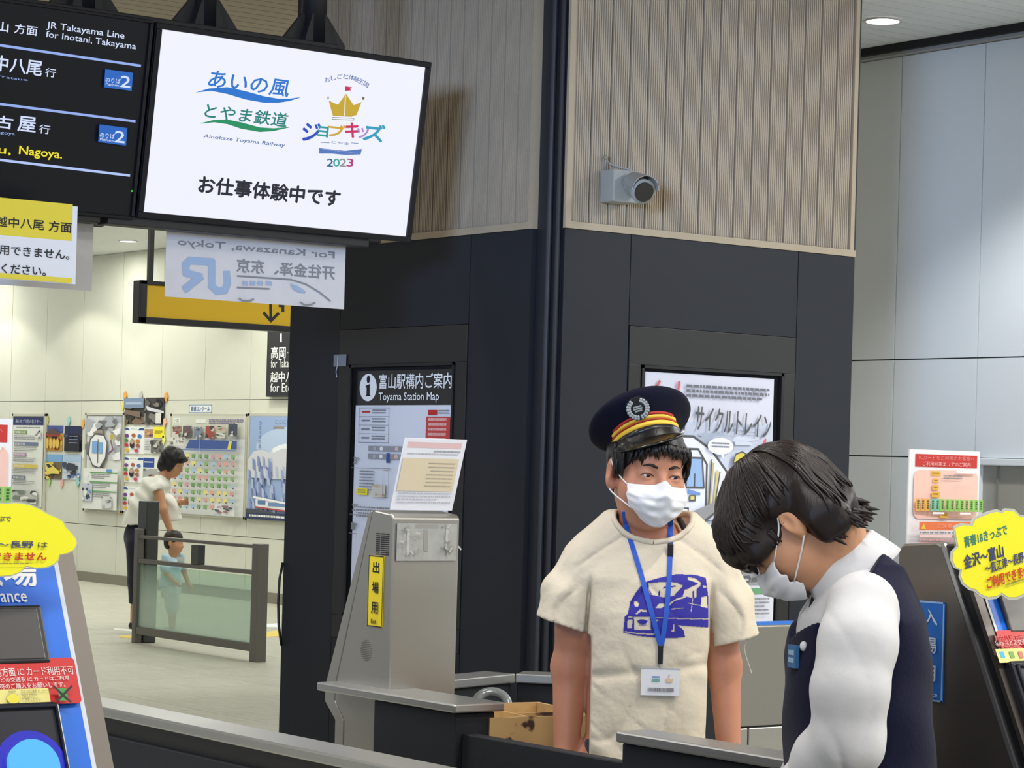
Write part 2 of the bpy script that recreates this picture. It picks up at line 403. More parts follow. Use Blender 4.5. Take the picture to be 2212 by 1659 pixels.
# station map
S = Sheet(.72, 1.02, mat((222, 224, 232), .35), .003)
S.rect(0, 0, 1, .145, mat((24, 23, 26), .25)); S.ell(.13, .07, .092, .058, Wt)
S.poly([(.105, .062), (.15, .055), (.15, .1), (.165, .107), (.1, .107), (.115, .1), (.115, .07), (.1, .068)], K); S.ell(.132, .036, .018, .016, K)
S.text(.25, .014, .99, .078, '富山駅構内ご案内', Wt, .012); S.text(.25, .092, .87, .135, 'Toyama Station Map', Wt, .008)
for i in range(5): S.rect(.05, .155 + i * .0363, .37, .1565 + i * .0363, GRY, False)
for i in range(4):
    y = .173 + i * .0363; cc = RED if i == 0 else GRY
    S.line([(.09, y), (.16, y)], .007, cc, False); S.poly([(.07, y), (.095, y - .005), (.095, y + .005)], cc, False); S.micro(.19, y - .01, .33, y + .012, 2, GRY, i)
S.frame(.05, .155, .37, .302, .002, GRY)
S.rect(.77, .165, .86, .185, RED); S.micro(.87, .165, .98, .185, 2, GRY, 4); S.rect(.755, .192, .995, .31, ink((200, 70, 66)))
for i in range(5): S.micro(.78, .198 + i * .02, .96, .21 + i * .02, 1, ink((235, 180, 176)), 20 + i, .9)
S.micro(.59, .283, .7, .302, 2, GRY, 8); S.line([(.71, .292), (.74, .292)], .003, GRY)
for y in (.315, .348):
    S.rect(.17, y, .56, y + .022, ink((150, 150, 156))); S.ell(.31, y + .011, .018, .009, ink((240, 236, 232))); S.ell(.47, y + .011, .018, .009, ink((225, 190, 180))); S.ell(.24, y + .011, .015, .008, ink((180, 180, 186)))
S.rect(.37, .345, .405, .385, ink((60, 80, 150)))
for (t, y) in (('3', .363), ('2', .56), ('1', .64)): S.text(.02, y, .055, y + .03, t, GRY, .01); S.text(.06, y + .002, .085, y + .015, '階', GRY); S.line([(0, y + .046), (.42, y + .046)], .002, GRY)
S.micro(.1, .42, .25, .51, 7, GRY, 5, .4); S.rect(.07, .495, .19, .522, YEL); S.micro(.09, .5, .17, .518, 2, GRY, 3)
S.pic(.24, .475, .38, .53, [(210, 205, 190), (190, 185, 150), (170, 165, 120), (215, 190, 180)], 4, 8); S.frame(.36, .415, .42, .53, .002, GRY)
S.pic(.1, .68, .9, .95, [(216, 216, 222), (190, 196, 205), (206, 200, 180), (200, 214, 200)], 9, 16)
S.micro(.1, .57, .5, .62, 4, GRY, 7)
tag(S.build('station_map', Vector((5.822, 8.9, 1.878)), EXA), 'white station map with black header in the case behind the exit machine', 'poster')
# cycle train poster
S = Sheet(.70, 1.01, mat((214, 212, 220), .4), .003)
S.rect(0, .19, 1, .6, ink((196, 202, 214)))
S.pic(.3, .2, 1, .32, [(196, 200, 212), (172, 178, 190), (186, 190, 202), (206, 210, 220)], 3, 18)
S.rect(0, .3, 1, .585, ink((206, 210, 222)))
S.line([(.1, .035), (.075, .06), (.07, .09), (.1, .1), (.13, .08), (.12, .07)], .011, ink((206, 92, 100)))
S.line([(.16, .085), (.155, .105), (.175, .115), (.195, .1), (.18, .085), (.16, .09)], .010, ink((206, 92, 100)))
S.line([(.245, .035), (.235, .085)], .012, ink((206, 92, 100))); S.ell(.234, .105, .008, .006, ink((206, 92, 100)))
S.micro(.3, .042, .95, .1, 3, ink((110, 110, 118)), 2, .55)
DK = ink((86, 84, 86))
S.text(.03, .15, .3, .225, '城端', DK, .012); S.text(.37, .135, .97, .235, 'サイクルトレイン', DK, .012, rot=.06)
# drawn railway car: nose, windows, skirt
cl = ink((232, 232, 236)); bl = ink((150, 182, 220))
S.poly([(.02, .29), (.12, .25), (.36, .25), (.5, .3), (.68, .41), (.66, .48), (.42, .57), (.08, .56), (.0, .5)], cl)
S.line([(.02, .29), (.12, .25), (.36, .25), (.5, .3), (.66, .41)], .010, DK); S.line([(.1, .3), (.4, .3), (.47, .36), (.47, .53)], .009, DK)
S.poly([(.12, .36), (.27, .36), (.27, .45), (.12, .45)], bl); S.line([(.29, .31), (.29, .55)], .009, DK); S.poly([(.32, .34), (.42, .34), (.44, .45), (.32, .45)], bl)
S.line([(.31, .335), (.43, .335), (.45, .455), (.31, .455), (.31, .335)], .007, DK); S.line([(.1, .34), (.28, .34), (.28, .46), (.1, .46)], .007, DK)
S.line([(.375, .40), (.375, .45)], .006, DK); S.poly([(.32, .46), (.42, .475), (.42, .485), (.33, .48)], ink((110, 150, 210)))
S.rect(.335, .485, .385, .51, DK); S.rect(.345, .49, .375, .503, ink((220, 210, 120)))
S.poly([(.50, .35), (.52, .355), (.5, .53), (.48, .53)], ink((196, 180, 120))); S.poly([(.54, .38), (.56, .39), (.53, .52), (.52, .525)], ink((214, 196, 130))); S.line([(.5, .34), (.485, .54)], .006, DK); S.line([(.565, .39), (.53, .53)], .006, DK)
S.line([(.05, .53), (.4, .56), (.68, .48)], .009, DK); S.rect(.2, .535, .33, .575, cl); S.frame(.2, .535, .33, .575, .006, DK); S.line([(.05, .6), (.33, .62), (.45, .59), (.66, .5)], .009, DK); S.poly([(.36, .55), (.66, .48), (.45, .585), (.36, .6)], ink((150, 148, 150)))
# speech bubble, rider in a yellow helmet on a bicycle
S.ell(.56, .285, .1, .034, Wt); S.poly([(.55, .31), (.59, .31), (.585, .335)], Wt); S.micro(.49, .27, .63, .297, 2, GRY, 6)
S.ell(.72, .37, .055, .04, ink((226, 196, 180))); S.poly([(.66, .35), (.68, .315), (.73, .305), (.78, .32), (.79, .352)], ink((218, 200, 90))); S.line([(.66, .35), (.68, .315), (.73, .305), (.78, .32), (.79, .352), (.66, .352)], .006, DK)
S.ell(.695, .365, .02, .012, DK); S.poly([(.72, .41), (.78, .39), (.83, .44), (.86, .56), (.78, .56), (.74, .48), (.68, .52), (.665, .505)], ink((178, 128, 172))); S.line([(.78, .39), (.84, .44), (.9, .5)], .006, DK)
for (cx, cy) in ((.655, .555), (.92, .545)):
    S.line([(cx + .085 * math.cos(t * .35), cy + .058 * math.sin(t * .35)) for t in range(19)], .007, DK)
S.line([(.62, .45), (.615, .48), (.66, .49), (.69, .51), (.7, .555)], .007, DK); S.line([(.68, .49), (.66, .555)], .006, DK); S.line([(.7, .51), (.85, .5), (.82, .56)], .006, DK); S.ell(.64, .42, .035, .022, ink((160, 150, 140)))
S.line([(.88, .27), (.9, .25), (.9, .31)], .008, ink((206, 92, 100)))
S.rect(0, .6, 1, 1, mat((216, 216, 224), .4))
for y in (.615, .735, .86): S.rect(.02, y, .97, y + .025, ink((104, 156, 112))); S.text(.05, y + .004, .4, y + .021, 'ルールとごあんない', ink((190, 214, 190)))
for (x, y) in ((.68, .57), (.55, .655), (.68, .69), (.8, .65), (.3, .66)): S.rect(x, y, x + .1, y + .025, ink((120, 166, 214)))
S.micro(.1, .645, .5, .72, 5, GRY, 12, .4); S.micro(.05, .775, .5, .84, 5, GRY, 13, .4); S.pic(.72, .75, .97, .845, [(150, 150, 152), (96, 96, 98), (190, 190, 190), (120, 120, 120)], 2, 16)
S.micro(.05, .9, .7, .985, 7, GRY, 14, .4); S.micro(.75, .9, .95, .975, 5, GRY, 15, .4)
tag(S.build('cycle_poster', Vector((6.300, 7.530, 1.88)), EXB), 'pale bicycle train poster with drawn railcar in the case behind the capped person', 'poster')
# taped paper scrap on the pillar
S = Sheet(.10, .052, mat((120, 124, 134), .3), .001)
o = S.build('paper_tag', pa(721, 766, 5.80), EXA); tag(o, 'small translucent tag taped to the dark pillar with a hanging string', 'tag')
mb = MB().tube([(.035, -.001, -.005), (.038, -.004, -.05), (.028, -.004, -.075), (.036, -.004, -.1)], .0022, mat((170, 172, 178), .5), 6); mb.build('string', parent=o)
# security camera on the ribbed boards
P0 = pb(1322, 400, 7.44)
r = thing('security_camera', 'white security camera on a square box on the ribbed beige boards', 'security camera', (P0.x, 7.515, P0.z - .075))
CW = mat((150, 150, 145), .4)
MB().box(0, .125, -.085, 0, .012, .140, CW).build('junction_box', parent=r, bevel=.006)
MB().tube([(.088, -.08, .078), (.086, -.105, .076)], .036, CW, 20).build('mount', parent=r, bevel=.004)
bd = MB().tube([(.088, -.10, .085), (.082, -.13, .072), (.072, -.165, .056), (.066, -.19, .046)], lambda t: .040 + .010 * t, CW, 28).ball((.088, -.105, .078), .043, CW, 24, 14).build('camera_body', parent=r, smooth=True)
MB().tube([(.0665, -.188, .0475), (.0645, -.196, .044)], .039, mat((18, 18, 22), .12), 28).build('lens_window', parent=bd)
hd = []
for i in range(13):
    t = math.pi * i / 12; hd.append((math.cos(t), math.sin(t)))
ax = Vector((.088, -.10, .085)); bx2 = Vector((.062, -.205, .052)); dd = (bx2 - ax).normalized(); sx_ = dd.cross(UP).normalized(); ux_ = sx_.cross(dd)
MB().rings([[tuple(c_ + sx_ * (k_ * x_) + ux_ * (k_ * y_)) for x_, y_ in hd] + [tuple(c_ + sx_ * ((k_ + .003) * x_) + ux_ * ((k_ + .003) * y_)) for x_, y_ in reversed(hd)] for c_, k_ in ((ax, .046), (bx2, .055))], CW).build('sun_shield', parent=r)
MB().tube([(.02, -.006, .14), (.02, -.01, .19), (.03, -.02, .165), (.05, -.05, .152), (.09, -.07, .145), (.1, -.09, .125)], .004, mat((150, 150, 146), .5), 8).ball((.018, -.008, .19), .010, mat((140, 130, 110), .5)).build('cable', parent=r, smooth=True)

# thin black cable hanging at the left edge of the pillar
tag(MB().tube([pa(611, 1215, 5.80), pa(604, 1250, 5.79), pa(601, 1300, 5.79), pa(602, 1350, 5.79), pa(608, 1395, 5.80)], .006, BLACK, 8).build('cable', smooth=True), 'thin black cable bowed out at the left edge of the dark pillar', 'cable')
# ================================================================== HANGING DISPLAYS
def plane_uv(P, ex, up, w, h):
    X = Vector(ex).normalized(); Z = Vector(up).normalized(); N = X.cross(Z); P = Vector(P)
    def fn(u, v):
        d = ray(u, v); t = (P - EYE).dot(N) / d.dot(N); q = EYE + d * t - P
        return (q.dot(X) / w, -q.dot(Z) / h)
    return fn
def hull(o): return o
TL = pb(348, 63, 7.70); BLp = pb(306, 457, 7.80); TRp = pb(918, 149, 7.70)
TUP = (TL - Vector((TL.x, BLp.y, BLp.z))).normalized()
TW = TRp.x - TL.x; TH = (TL - Vector((TL.x, BLp.y, BLp.z))).length
BZ = mat((13, 14, 19), .4, spec=.3)
def basis(P, ex, up):
    X = Vector(ex).normalized(); Z = Vector(up).normalized(); Y = Z.cross(X); m = Matrix.Identity(4)
    for i in range(3): m[i][0] = X[i]; m[i][1] = Y[i]; m[i][2] = Z[i]; m[i][3] = P[i]
    return m
def display_housing(name, label, P, up, w, h, bez, deep=.06, ex=(1, 0, 0), cat='display'):
    r = thing(name, label, cat); r.matrix_world = basis(P, ex, up)
    mb = MB(); z1 = bez; 
    mb.box(-bez, w + bez, .0, deep, -h - bez, bez, BZ)
    for (x0, x1, q0, q1) in ((-bez, w + bez, 0, bez), (-bez, w + bez, -h - bez, -h), (-bez, 0, -h, 0), (w, w + bez, -h, 0)): mb.box(x0, x1, -.012, 0, q0, q1, BZ)
    mb.build('housing', parent=r, bevel=.003)
    return r
tv = display_housing('information_screen', 'bright white hanging screen with railway logos and black Japanese caption', TL, TUP, TW, TH, .022)
q = plane_uv(TL, EXB, TUP, TW, TH)
EB = 1.0
S = Sheet(TW, TH, glow((238, 240, 252), EB), .003)
def T(u0, v0, u1, v1, s, c, bold=0, sh=0, mapf=None): 
    x0, y0 = q(u0, v0); x1, y1 = q(u1, v1); S.text(x0, y0, x1, y1, s, c, bold, 2, sh, 0, mapf)
g1 = glow((20, 118, 214), .9); g2 = glow((14, 146, 96), .9); gk = glow((16, 20, 40), .8); gs = glow((60, 96, 170), .9)
T(452, 150, 622, 211, 'あいの風', g1, .018, .12)
T(443, 222, 620, 276, 'とやま鉄道', glow((22, 130, 124), .9), .018, .12)
def swoosh(pts_t, pts_b, c): S.poly([q(*p) for p in pts_t] + [q(*p) for p in reversed(pts_b)], c)
swoosh([(421, 200), (450, 191), (490, 188), (530, 197), (570, 208), (600, 213), (625, 213), (647, 210)], [(421, 200), (455, 196), (490, 203), (530, 215), (570, 222), (600, 222), (625, 218), (647, 211)], g1)
swoosh([(433, 266), (460, 259), (490, 258), (520, 264), (560, 275), (590, 277), (625, 274)], [(433, 267), (462, 264), (490, 268), (520, 278), (560, 285), (590, 283), (625, 275)], g2)
T(439, 289, 614, 320, 'Ainokaze Toyama Railway', gs, .012, .15)
# arched line over the crown
for i, (ch, u, v, rr) in enumerate(zip('おしごと体験王国', (706, 719, 732, 745, 757, 767, 777, 788), (174, 170, 167, 167, 169, 173, 178, 184), (-.3, -.2, -.1, 0, .12, .22, .34, .44))):
    x0, y0 = q(u - 5, v - 8); x1, y1 = q(u + 5, v + 4); S.text(x0, y0, x1, y1, ch, gs, .01, 2, 0, rr)
go = glow((206, 172, 40), .9)
S.poly([q(*p) for p in ((707, 217), (727, 226), (744, 202), (761, 227), (778, 220), (767, 248), (756, 252), (716, 250))], go)
S.poly([q(*p) for p in ((742, 206), (744, 206), (742, 250), (740, 250))], glow((240, 240, 252), .95))
S.line([q(714, 253), q(761, 255), q(761, 259), q(714, 257), q(714, 253)], .002, glow((130, 130, 110), .8))
for p, cc in (((705, 211), (190, 200, 190)), ((781, 212), (120, 110, 60))): 
    x, y = q(*p); S.ell(x, y, .005, .009, glow(cc, .9))
S.poly([q(*p) for p in ((742, 186), (757, 188), (752, 192), (755, 195), (742, 196))], glow((204, 30, 80), .9)); 
cs = ((28, 74, 196), (20, 160, 160), (214, 168, 40), (206, 32, 96), (184, 140, 220), (40, 160, 200))
for ch, (a0, b0, a1, b1), cc in zip('ジョブキッズ', ((651, 262, 686, 308), (683, 271, 704, 297), (704, 266, 741, 298), (743, 262, 770, 299), (767, 274, 790, 300), (782, 264, 824, 308)), cs):
    T(a0, b0, a1, b1, ch, glow(cc, .9), .035)
T(711, 303, 748, 313, 'とやま', gs, .01); S.line([q(687, 307), q(706, 308)], .002, gs); S.line([q(753, 308), q(768, 309)], .002, gs)
S.poly([q(*p) for p in ((683, 319), (710, 322), (740, 325), (776, 321), (773, 333), (740, 334), (710, 331), (684, 331))], glow((84, 122, 196), .9))
T(691, 321, 768, 331, 'JOB KIDS TOYAMA', glow((232, 236, 250), .95), .01)
for ch, (u0, u1), cc in zip('2023', ((701, 713), (714, 727), (728, 741), (743, 756)), ((28, 90, 150), (30, 170, 170), (150, 150, 140), (180, 40, 120))): T(u0, 341, u1, 360, ch, glow(cc, .9), .02)
T(424, 377, 726, 447, 'お仕事体験中です', gk, .035)
o = S.build('screen', TL + TUP.cross(Vector(EXB)) * (-.001), EXB, TUP, parent=tv)
# black departure board, left
BR0 = pb(323, 50, 7.70)
BWd, BH = 1.30, TH + .035
BP = BR0 - Vector((BWd, 0, 0))
bd = display_housing('departure_board', 'black hanging departure board with white and yellow train lettering', BP, TUP, BWd, BH, .012, cat='display')
q = plane_uv(BP, EXB, TUP, BWd, BH)
S = Sheet(BWd, BH, mat((15, 16, 21), .3, spec=.3), .003)
gw = glow((214, 226, 255), .95); gl = glow((150, 176, 240), .95); gy = glow((240, 226, 40), .95)
T(-40, 40, 17, 70, '高山', gw, .02); T(32, 50, 79, 78, '方面', gw, .01)
T(101, 46, 267, 88, 'JR Takayama Line', gw, .008); T(99, 66, 292, 111, 'for Inotani, Takayama', gw, .008)
def bar(p0, p1, c): S.line([q(*p0), q(*p1)], .0085, c)
bar((-60, 89), (302, 142), gl); bar((-60, 217), (290, 262), gl); bar((-60, 338), (278, 379), glow((180, 200, 250), .95))
T(-52, 112, 88, 165, '越中八尾', gw, .02); T(97, 146, 118, 168, '行', gw, .01); T(-60, 155, 58, 175, 'Etchū-Yatsuo', gl, .005)
T(-75, 240, 25, 280, '名 古', gw, .02); T(38, 249, 74, 287, '屋', gw, .02); T(83, 268, 105, 290, '行', gw, .01); T(-20, 280, 29, 294, 'Nagoya', gl, .005)
T(-60, 307, 20, 336, 'Gifu,', gy, .02); T(39, 314, 130, 348, 'Nagoya.', gy, .02)
bb = glow((24, 110, 214), .75)
for (u0, v0, u1, v1) in ((222, 149, 283, 196), (209, 268, 270, 314)):
    S.poly([q(u0 + 2, v0), q(u1 + 1, v0 + 8), q(u1 - 2, v1), q(u0 - 1, v1 - 8)], bb)
    T(u0 + 3, v0 + 17, u0 + 34, v0 + 32, 'のりば', gw, .01); T(u0 + 3, v0 + 29, u0 + 31, v0 + 38, 'Platform', gw, .005); T(u0 + 35, v0 + 13, u0 + 55, v0 + 41, '2', gw, .02)
S.build('screen', BP + TUP.cross(Vector(EXB)) * (-.001), EXB, TUP, parent=bd)
x, y = q(281, 412); MB().ball((x * BWd, -.014, -y * BH), .003, glow((60, 220, 60), 1.5)).build('status_light', parent=bd)
# displays hung back to back with these, facing the hall
for nm, P, wd, hh, lb, em in (('information_screen', TL, TW, TH, 'hanging screen facing the hall, back to back with the logo screen', (110, 150, 255)), ('departure_board', BP, BWd, BH, 'departure board facing the hall, back to back with the train board', (30, 30, 40))):
    up = Vector((0, -TUP.y, TUP.z)); P2 = Vector((P.x + wd, P.y + .46, P.z))
    r = display_housing(nm, lb, P2, up, wd, hh, .022, ex=(-1, 0, 0))
    Sheet(wd, hh, glow((200, 215, 255), 1.0) if nm[0] == 'i' else mat(em, .3), .003).build('screen', P2 + up.cross(Vector((-1, 0, 0))) * (-.001), (-1, 0, 0), up, parent=r)
# steel hanger: beam, gussets, poles
zt = TL.z + .03
r = thing('display_hanger', 'black steel hanger with gussets and poles carrying the hanging displays', 'hanger', (TL.x, 7.86, zt))
HB = mat((20, 20, 22), .5)
L0 = BP.x - TL.x
MB().box(L0, TW * .70 + .02, -.05, .13, .0, .03, HB).build('top_beam', parent=r, bevel=.003)
MB().box(L0, -.16, -.05, .03, -TH - .075, -TH - .03, HB).box(-.13, TW * .86, -.05, .03, -TH - .075, -TH - .03, HB).build('bottom_beam', parent=r, bevel=.003)
for u in (190, 453, 690):
    x = pb(u, 60, 7.86).x - TL.x
    MB().prism([(x - .135, .03), (x + .135, .03), (x + .135, .045), (x + .055, .145), (x - .055, .145), (x - .135, .045)], 'y', .03, .05, HB).prism([(x - .06, .03), (x + .06, .03), (x + .06, .05), (x + .03, .145), (x - .03, .145), (x - .06, .05)], 'y', .0, .08, HB).build('gusset', parent=r)
    MB().tube([(x, .04, .03), (x, .04, ZC - zt)], .048, HB, 20).build('pole', parent=r, smooth=True)
for x in (-.022,): MB().box(x - .012, x + .012, -.03, .0, -.11, -.05, mat((170, 160, 140), .5)).build('bracket', parent=r)

# ================================================================== HUNG PAPER SIGNS
def hung(name, label, b, p_tl, p_br, base, draw, flip=False, thick=.0015, cat='sign', group=None):
    P = pb(*p_tl, b); Q = pb(*p_br, b); w, h = Q.x - P.x, P.z - Q.z
    s = Sheet(w, h, base, thick, flip=flip); qq = plane_uv(P, EXB, UP, w, h)
    draw(s, (lambda u, v: (1 - qq(u, v)[0], qq(u, v)[1])) if flip else qq)
    o = s.build(name, P, EXB); tag(o, label, cat, group); return o
def d_yellow(s, q):
    s.rect(0, q(100, 436)[1], q(157, 440)[0], q(100, 516)[1], ink((226, 206, 60)))
    def T(u0, v0, u1, v1, t, b=.02):
        x0, y0 = q(u0, v0); x1, y1 = q(u1, v1); s.text(x0, y0, x1, y1, t, K, b)
    T(-10, 466, 95, 498, '越中八尾'); T(105, 476, 154, 504, '方面')
    T(-48, 524, 149, 562, 'ご利用できません。', .015); T(-70, 562, 98, 597, 'ご注意ください。', .015)
    s.rect(0, q(100, 597)[1], q(153, 600)[0], q(100, 608)[1], ink((226, 206, 60)))
hung('paper_notice', 'yellow and white paper notice hung under the departure board', 7.62, (-70, 424), (163, 614), mat((226, 226, 228), .55), d_yellow)
def d_back(s, q):
    for (y, t) in ((.08, '楽'), (.36, '2'), (.62, '深'), (.84, '人')): s.text(.9, y, .965, y + .14, t, ink((120, 120, 128)), .02)
hung('paper_notice', 'grey translucent paper notice hanging behind the yellow paper notice', 7.93, (-90, 455), (198, 629), mat((200, 200, 204), .6), d_back, True)
def d_banner(s, q):
    gt = ink((128, 128, 132)); jb = ink((150, 170, 198))
    def T(u0, v0, u1, v1, t, c=gt, b=.03):
        x0, x1 = q(u1, v0)[0], q(u0, v1)[0]; s.text(x0, q(u0, v0)[1], x1, q(u1, v1)[1], t, c, b)
    T(382, 514, 724, 563, 'For Kanazawa, Tokyo'); T(510, 557, 724, 605, '开往金泽、东京')
    # JR monogram
    for pts in (((489, 590), (491, 612), (485, 627), (468, 629), (457, 618), (457, 566), (410, 563), (400, 572), (402, 590), (432, 598)), ((432, 598), (400, 624))):
        s.line([q(*p) for p in pts], .028, jb)
    # faint drawing of a bullet train seen from the side
    s.line([q(*p) for p in ((512, 596), (628, 604), (660, 614), (690, 632), (712, 650))], .006, gt); s.line([q(512, 621), q(580, 624)], .006, gt)
    for u in (524, 540, 556, 575): s.rect(q(u + 9, 607)[0], q(u, 607)[1], q(u, 607)[0], q(u, 616)[1], jb)
    s.poly([q(*p) for p in ((625, 612), (640, 617), (658, 630), (655, 634), (636, 628))], jb)
    for u in (530, 662): s.line([q(u - 15, 645 + (u - 530) * .06), q(u - 8, 650 + (u - 530) * .06), q(u + 8, 650 + (u - 530) * .06), q(u + 15, 646 + (u - 530) * .06)], .006, gt)
bmat = mat((204, 200, 200), .5, noise=.03, nscale=14)
hung('paper_banner', 'pale paper banner with mirror reversed lettering hung under the bright screen', 7.93, (360, 488), (743, 668), bmat, d_banner, True)
# clip under the beam
tag(MB().box(0, .07, -.01, .02, -.012, .012, BLACK).build('clip', loc=pb(515, 500, 7.95)), 'small black clip holding the paper banner to the beam', 'clip')

# ================================================================== HALL SIGNS
P = pY(302, 605, 18); Q = pb(640, 712, P.y)
wd, hg = Q.x - P.x + .9, P.z - pb(302, 697, P.y).z
r = thing('hanging_sign', 'yellow hanging sign with black down arrow in a black frame', 'sign', (P.x, P.y, P.z - hg))
fr = MB().box(0, wd, -.0, .10, 0, hg, BLACK)
for (x0, x1, z0, z1) in ((0, .055, 0, hg), (wd - .05, wd, 0, hg), (0, wd, 0, .045), (0, wd, hg - .03, hg)): fr.box(x0, x1, -.02, 0, z0, z1, BLACK)
fr.build('sign_frame', parent=r, bevel=.004)
S = Sheet(wd - .1, hg - .07, mat((214, 172, 20), .4), .003); PP = Vector((P.x + .052, P.y - .004, P.z - .028)); qq = plane_uv(PP, EXB, UP, wd - .1, hg - .07)
S.line([qq(584, 640), qq(585, 690)], .024, K); S.line([qq(570, 676), qq(585, 693), qq(601, 677)], .024, K); S.poly([qq(602, 655), qq(614, 656), qq(614, 674), qq(608, 674), qq(608, 664), qq(602, 663)], K)
S.build('sign_face', PP, EXB, parent=r)
px = pb(332, 560, P.y).x - P.x
MB().box(px - .018, px + .018, .03, .066, hg, ZC - (P.z - hg), BLACK).build('hanger_pole', parent=r)
MB().box(wd - .4, wd - .364, .03, .066, hg, ZC - (P.z - hg), BLACK).build('hanger_pole', parent=r)
# direction sign on the poster wall
P = pa(578, 716, 13.02); Q = pa(640, 857, 13.02)
S = Sheet(.95, P.z - pa(578, 857, 13.02).z, mat((26, 27, 30), .4), .05); qq = plane_uv(P, EXA, UP, S.w, S.h)
def T(u0, v0, u1, v1, t, b=.015): x0, y0 = qq(u0, v0); x1, y1 = qq(u1, v1); S.text(x0, y0, x1, y1, t, Wt, b)
S.line([qq(607, 722), qq(607, 737)], .03, Wt); T(586, 749, 617, 774, '高岡'); S.ell(*qq(622, 762), .008, .01, Wt); T(586, 776, 640, 793, 'for Takaoka', .005); T(585, 803, 650, 825, '越中八尾'); T(585, 828, 650, 846, 'for Etchu-', .005)
tag(S.build('direction_sign', P, EXA), 'black direction sign with white lettering on the poster wall, cut off by the pillar', 'sign')
# visible recessed downlights
def downlight(P, r, label, e):
    t = thing('ceiling_downlight', label, 'ceiling light', (P.x, P.y, ZC - .006))
    n = 28
    MB().rings([[(r * k * math.cos(2 * math.pi * i / n), r * k * math.sin(2 * math.pi * i / n), z) for i in range(n)] for k, z in ((1.15, .005), (1.15, -.004), (1.0, -.004), (1.0, .005))], mat((205, 200, 200), .4), caps=False).build('trim_ring', parent=t)
    MB().tube([(0, 0, .0), (0, 0, .004)], r, glow((255, 250, 244), e), n).build('diffuser', parent=t)
downlight(pz(1907, 43, ZC), .083, 'round recessed downlight in the white slatted ceiling beside the pillar', 6)
downlight(pz(277, 520, ZC), .09, 'round recessed downlight in the hall ceiling under the bright screen', 6)

# ================================================================== POSTER WALL
AW = 13.075
def wp(u0, v0, u1, v1, a=AW):
    P = pa(u0, v0, a); Q = pa(u1, v1, a); Ru = pa(u1, v0, a)
    return P, P.y - Q.y, P.z - Q.z
def poster(name, label, box, base, draw, a=AW, group=None, cat='poster', thick=.004):
    P, w, h = wp(*box, a=a); s = Sheet(w, h, base, thick, eps=.001); draw(s); o = s.build(name, P, EXA); tag(o, label, cat, group); return o
def wcase(label, box, deep=.03):
    P, w, h = wp(*box, a=13.05); r = thing('poster_case', label, 'notice case', (13.05, P.y, P.z))
    t = .07; m = MB()
    for (y0, y1, z0, z1) in ((-w, 0, -t * .5, 0), (-w, 0, -h, -h + t * .5), (-t * .5, 0, -h, 0), (-w, -w + t * .5, -h, 0)): m.box(0, .028, y0, y1, z0, z1, GREYP)
    m.build('case_frame', parent=r, bevel=.004)
    MB().box(.02, .028, -w + .03, -.03, -h + .03, -.03, mat((224, 226, 222), .35)).build('back_board', parent=r)
LG = ink((222, 224, 220))
wcase('leftmost grey framed notice case on the poster wall, partly behind the yellow cloud', (26, 893, 93, 1110))
def d_n(s):
    s.rect(0, 0, 1, .09, ink((30, 40, 92))); s.text(.08, .025, .92, .07, '高山をご利用の皆さまへ', ink((190, 196, 220)))
    s.micro(.1, .11, .9, .125, 1, GRY)
    for i, (y, c) in enumerate(((.15, (120, 150, 80)), (.28, (110, 120, 150)), (.4, (170, 140, 170)), (.53, (210, 190, 90)), (.66, (100, 110, 130)))):
        s.rect(.06, y, .48 if i % 2 == 0 else .85, y + .04, ink(c)); s.text(.08, y + .006, .44, y + .034, '御案内板', Wt); s.micro(.06, y + .055, .8, y + .11, 3, GRY, i, .4)
    s.pic(.8, .14, .97, .23, [(220, 222, 222), (60, 60, 64), (150, 150, 150)], 3, 6); s.pic(.08, .82, .92, .98, [(190, 192, 188), (70, 72, 74), (120, 130, 120), (230, 230, 226)], 8, 14)
poster('poster', 'white notice with navy header in the leftmost wall case', (29, 901, 89, 1096), LG, d_n, a=13.044)
photos = (((99, 919, 135, 975), 'top left photo poster of four, red gate and golden figures', [(70, 86, 150), (176, 120, 40), (150, 44, 34), (216, 180, 80), (60, 40, 30), (200, 150, 50)]),
          ((140, 920, 176, 976), 'top right photo poster of four, dark blue night scene', [(24, 34, 74), (40, 60, 130), (16, 18, 28), (60, 70, 110), (30, 32, 44)]),
          ((96, 981, 133, 1036), 'bottom left photo poster of four, yellow train nose against blue sky', [(70, 140, 206), (120, 170, 216), (226, 204, 90), (60, 60, 60), (110, 96, 70)]),
          ((138, 982, 174, 1037), 'bottom right photo poster of four, dark locomotive on pale blue', [(130, 170, 214), (170, 196, 224), (60, 66, 84), (90, 120, 170), (200, 210, 224)]))
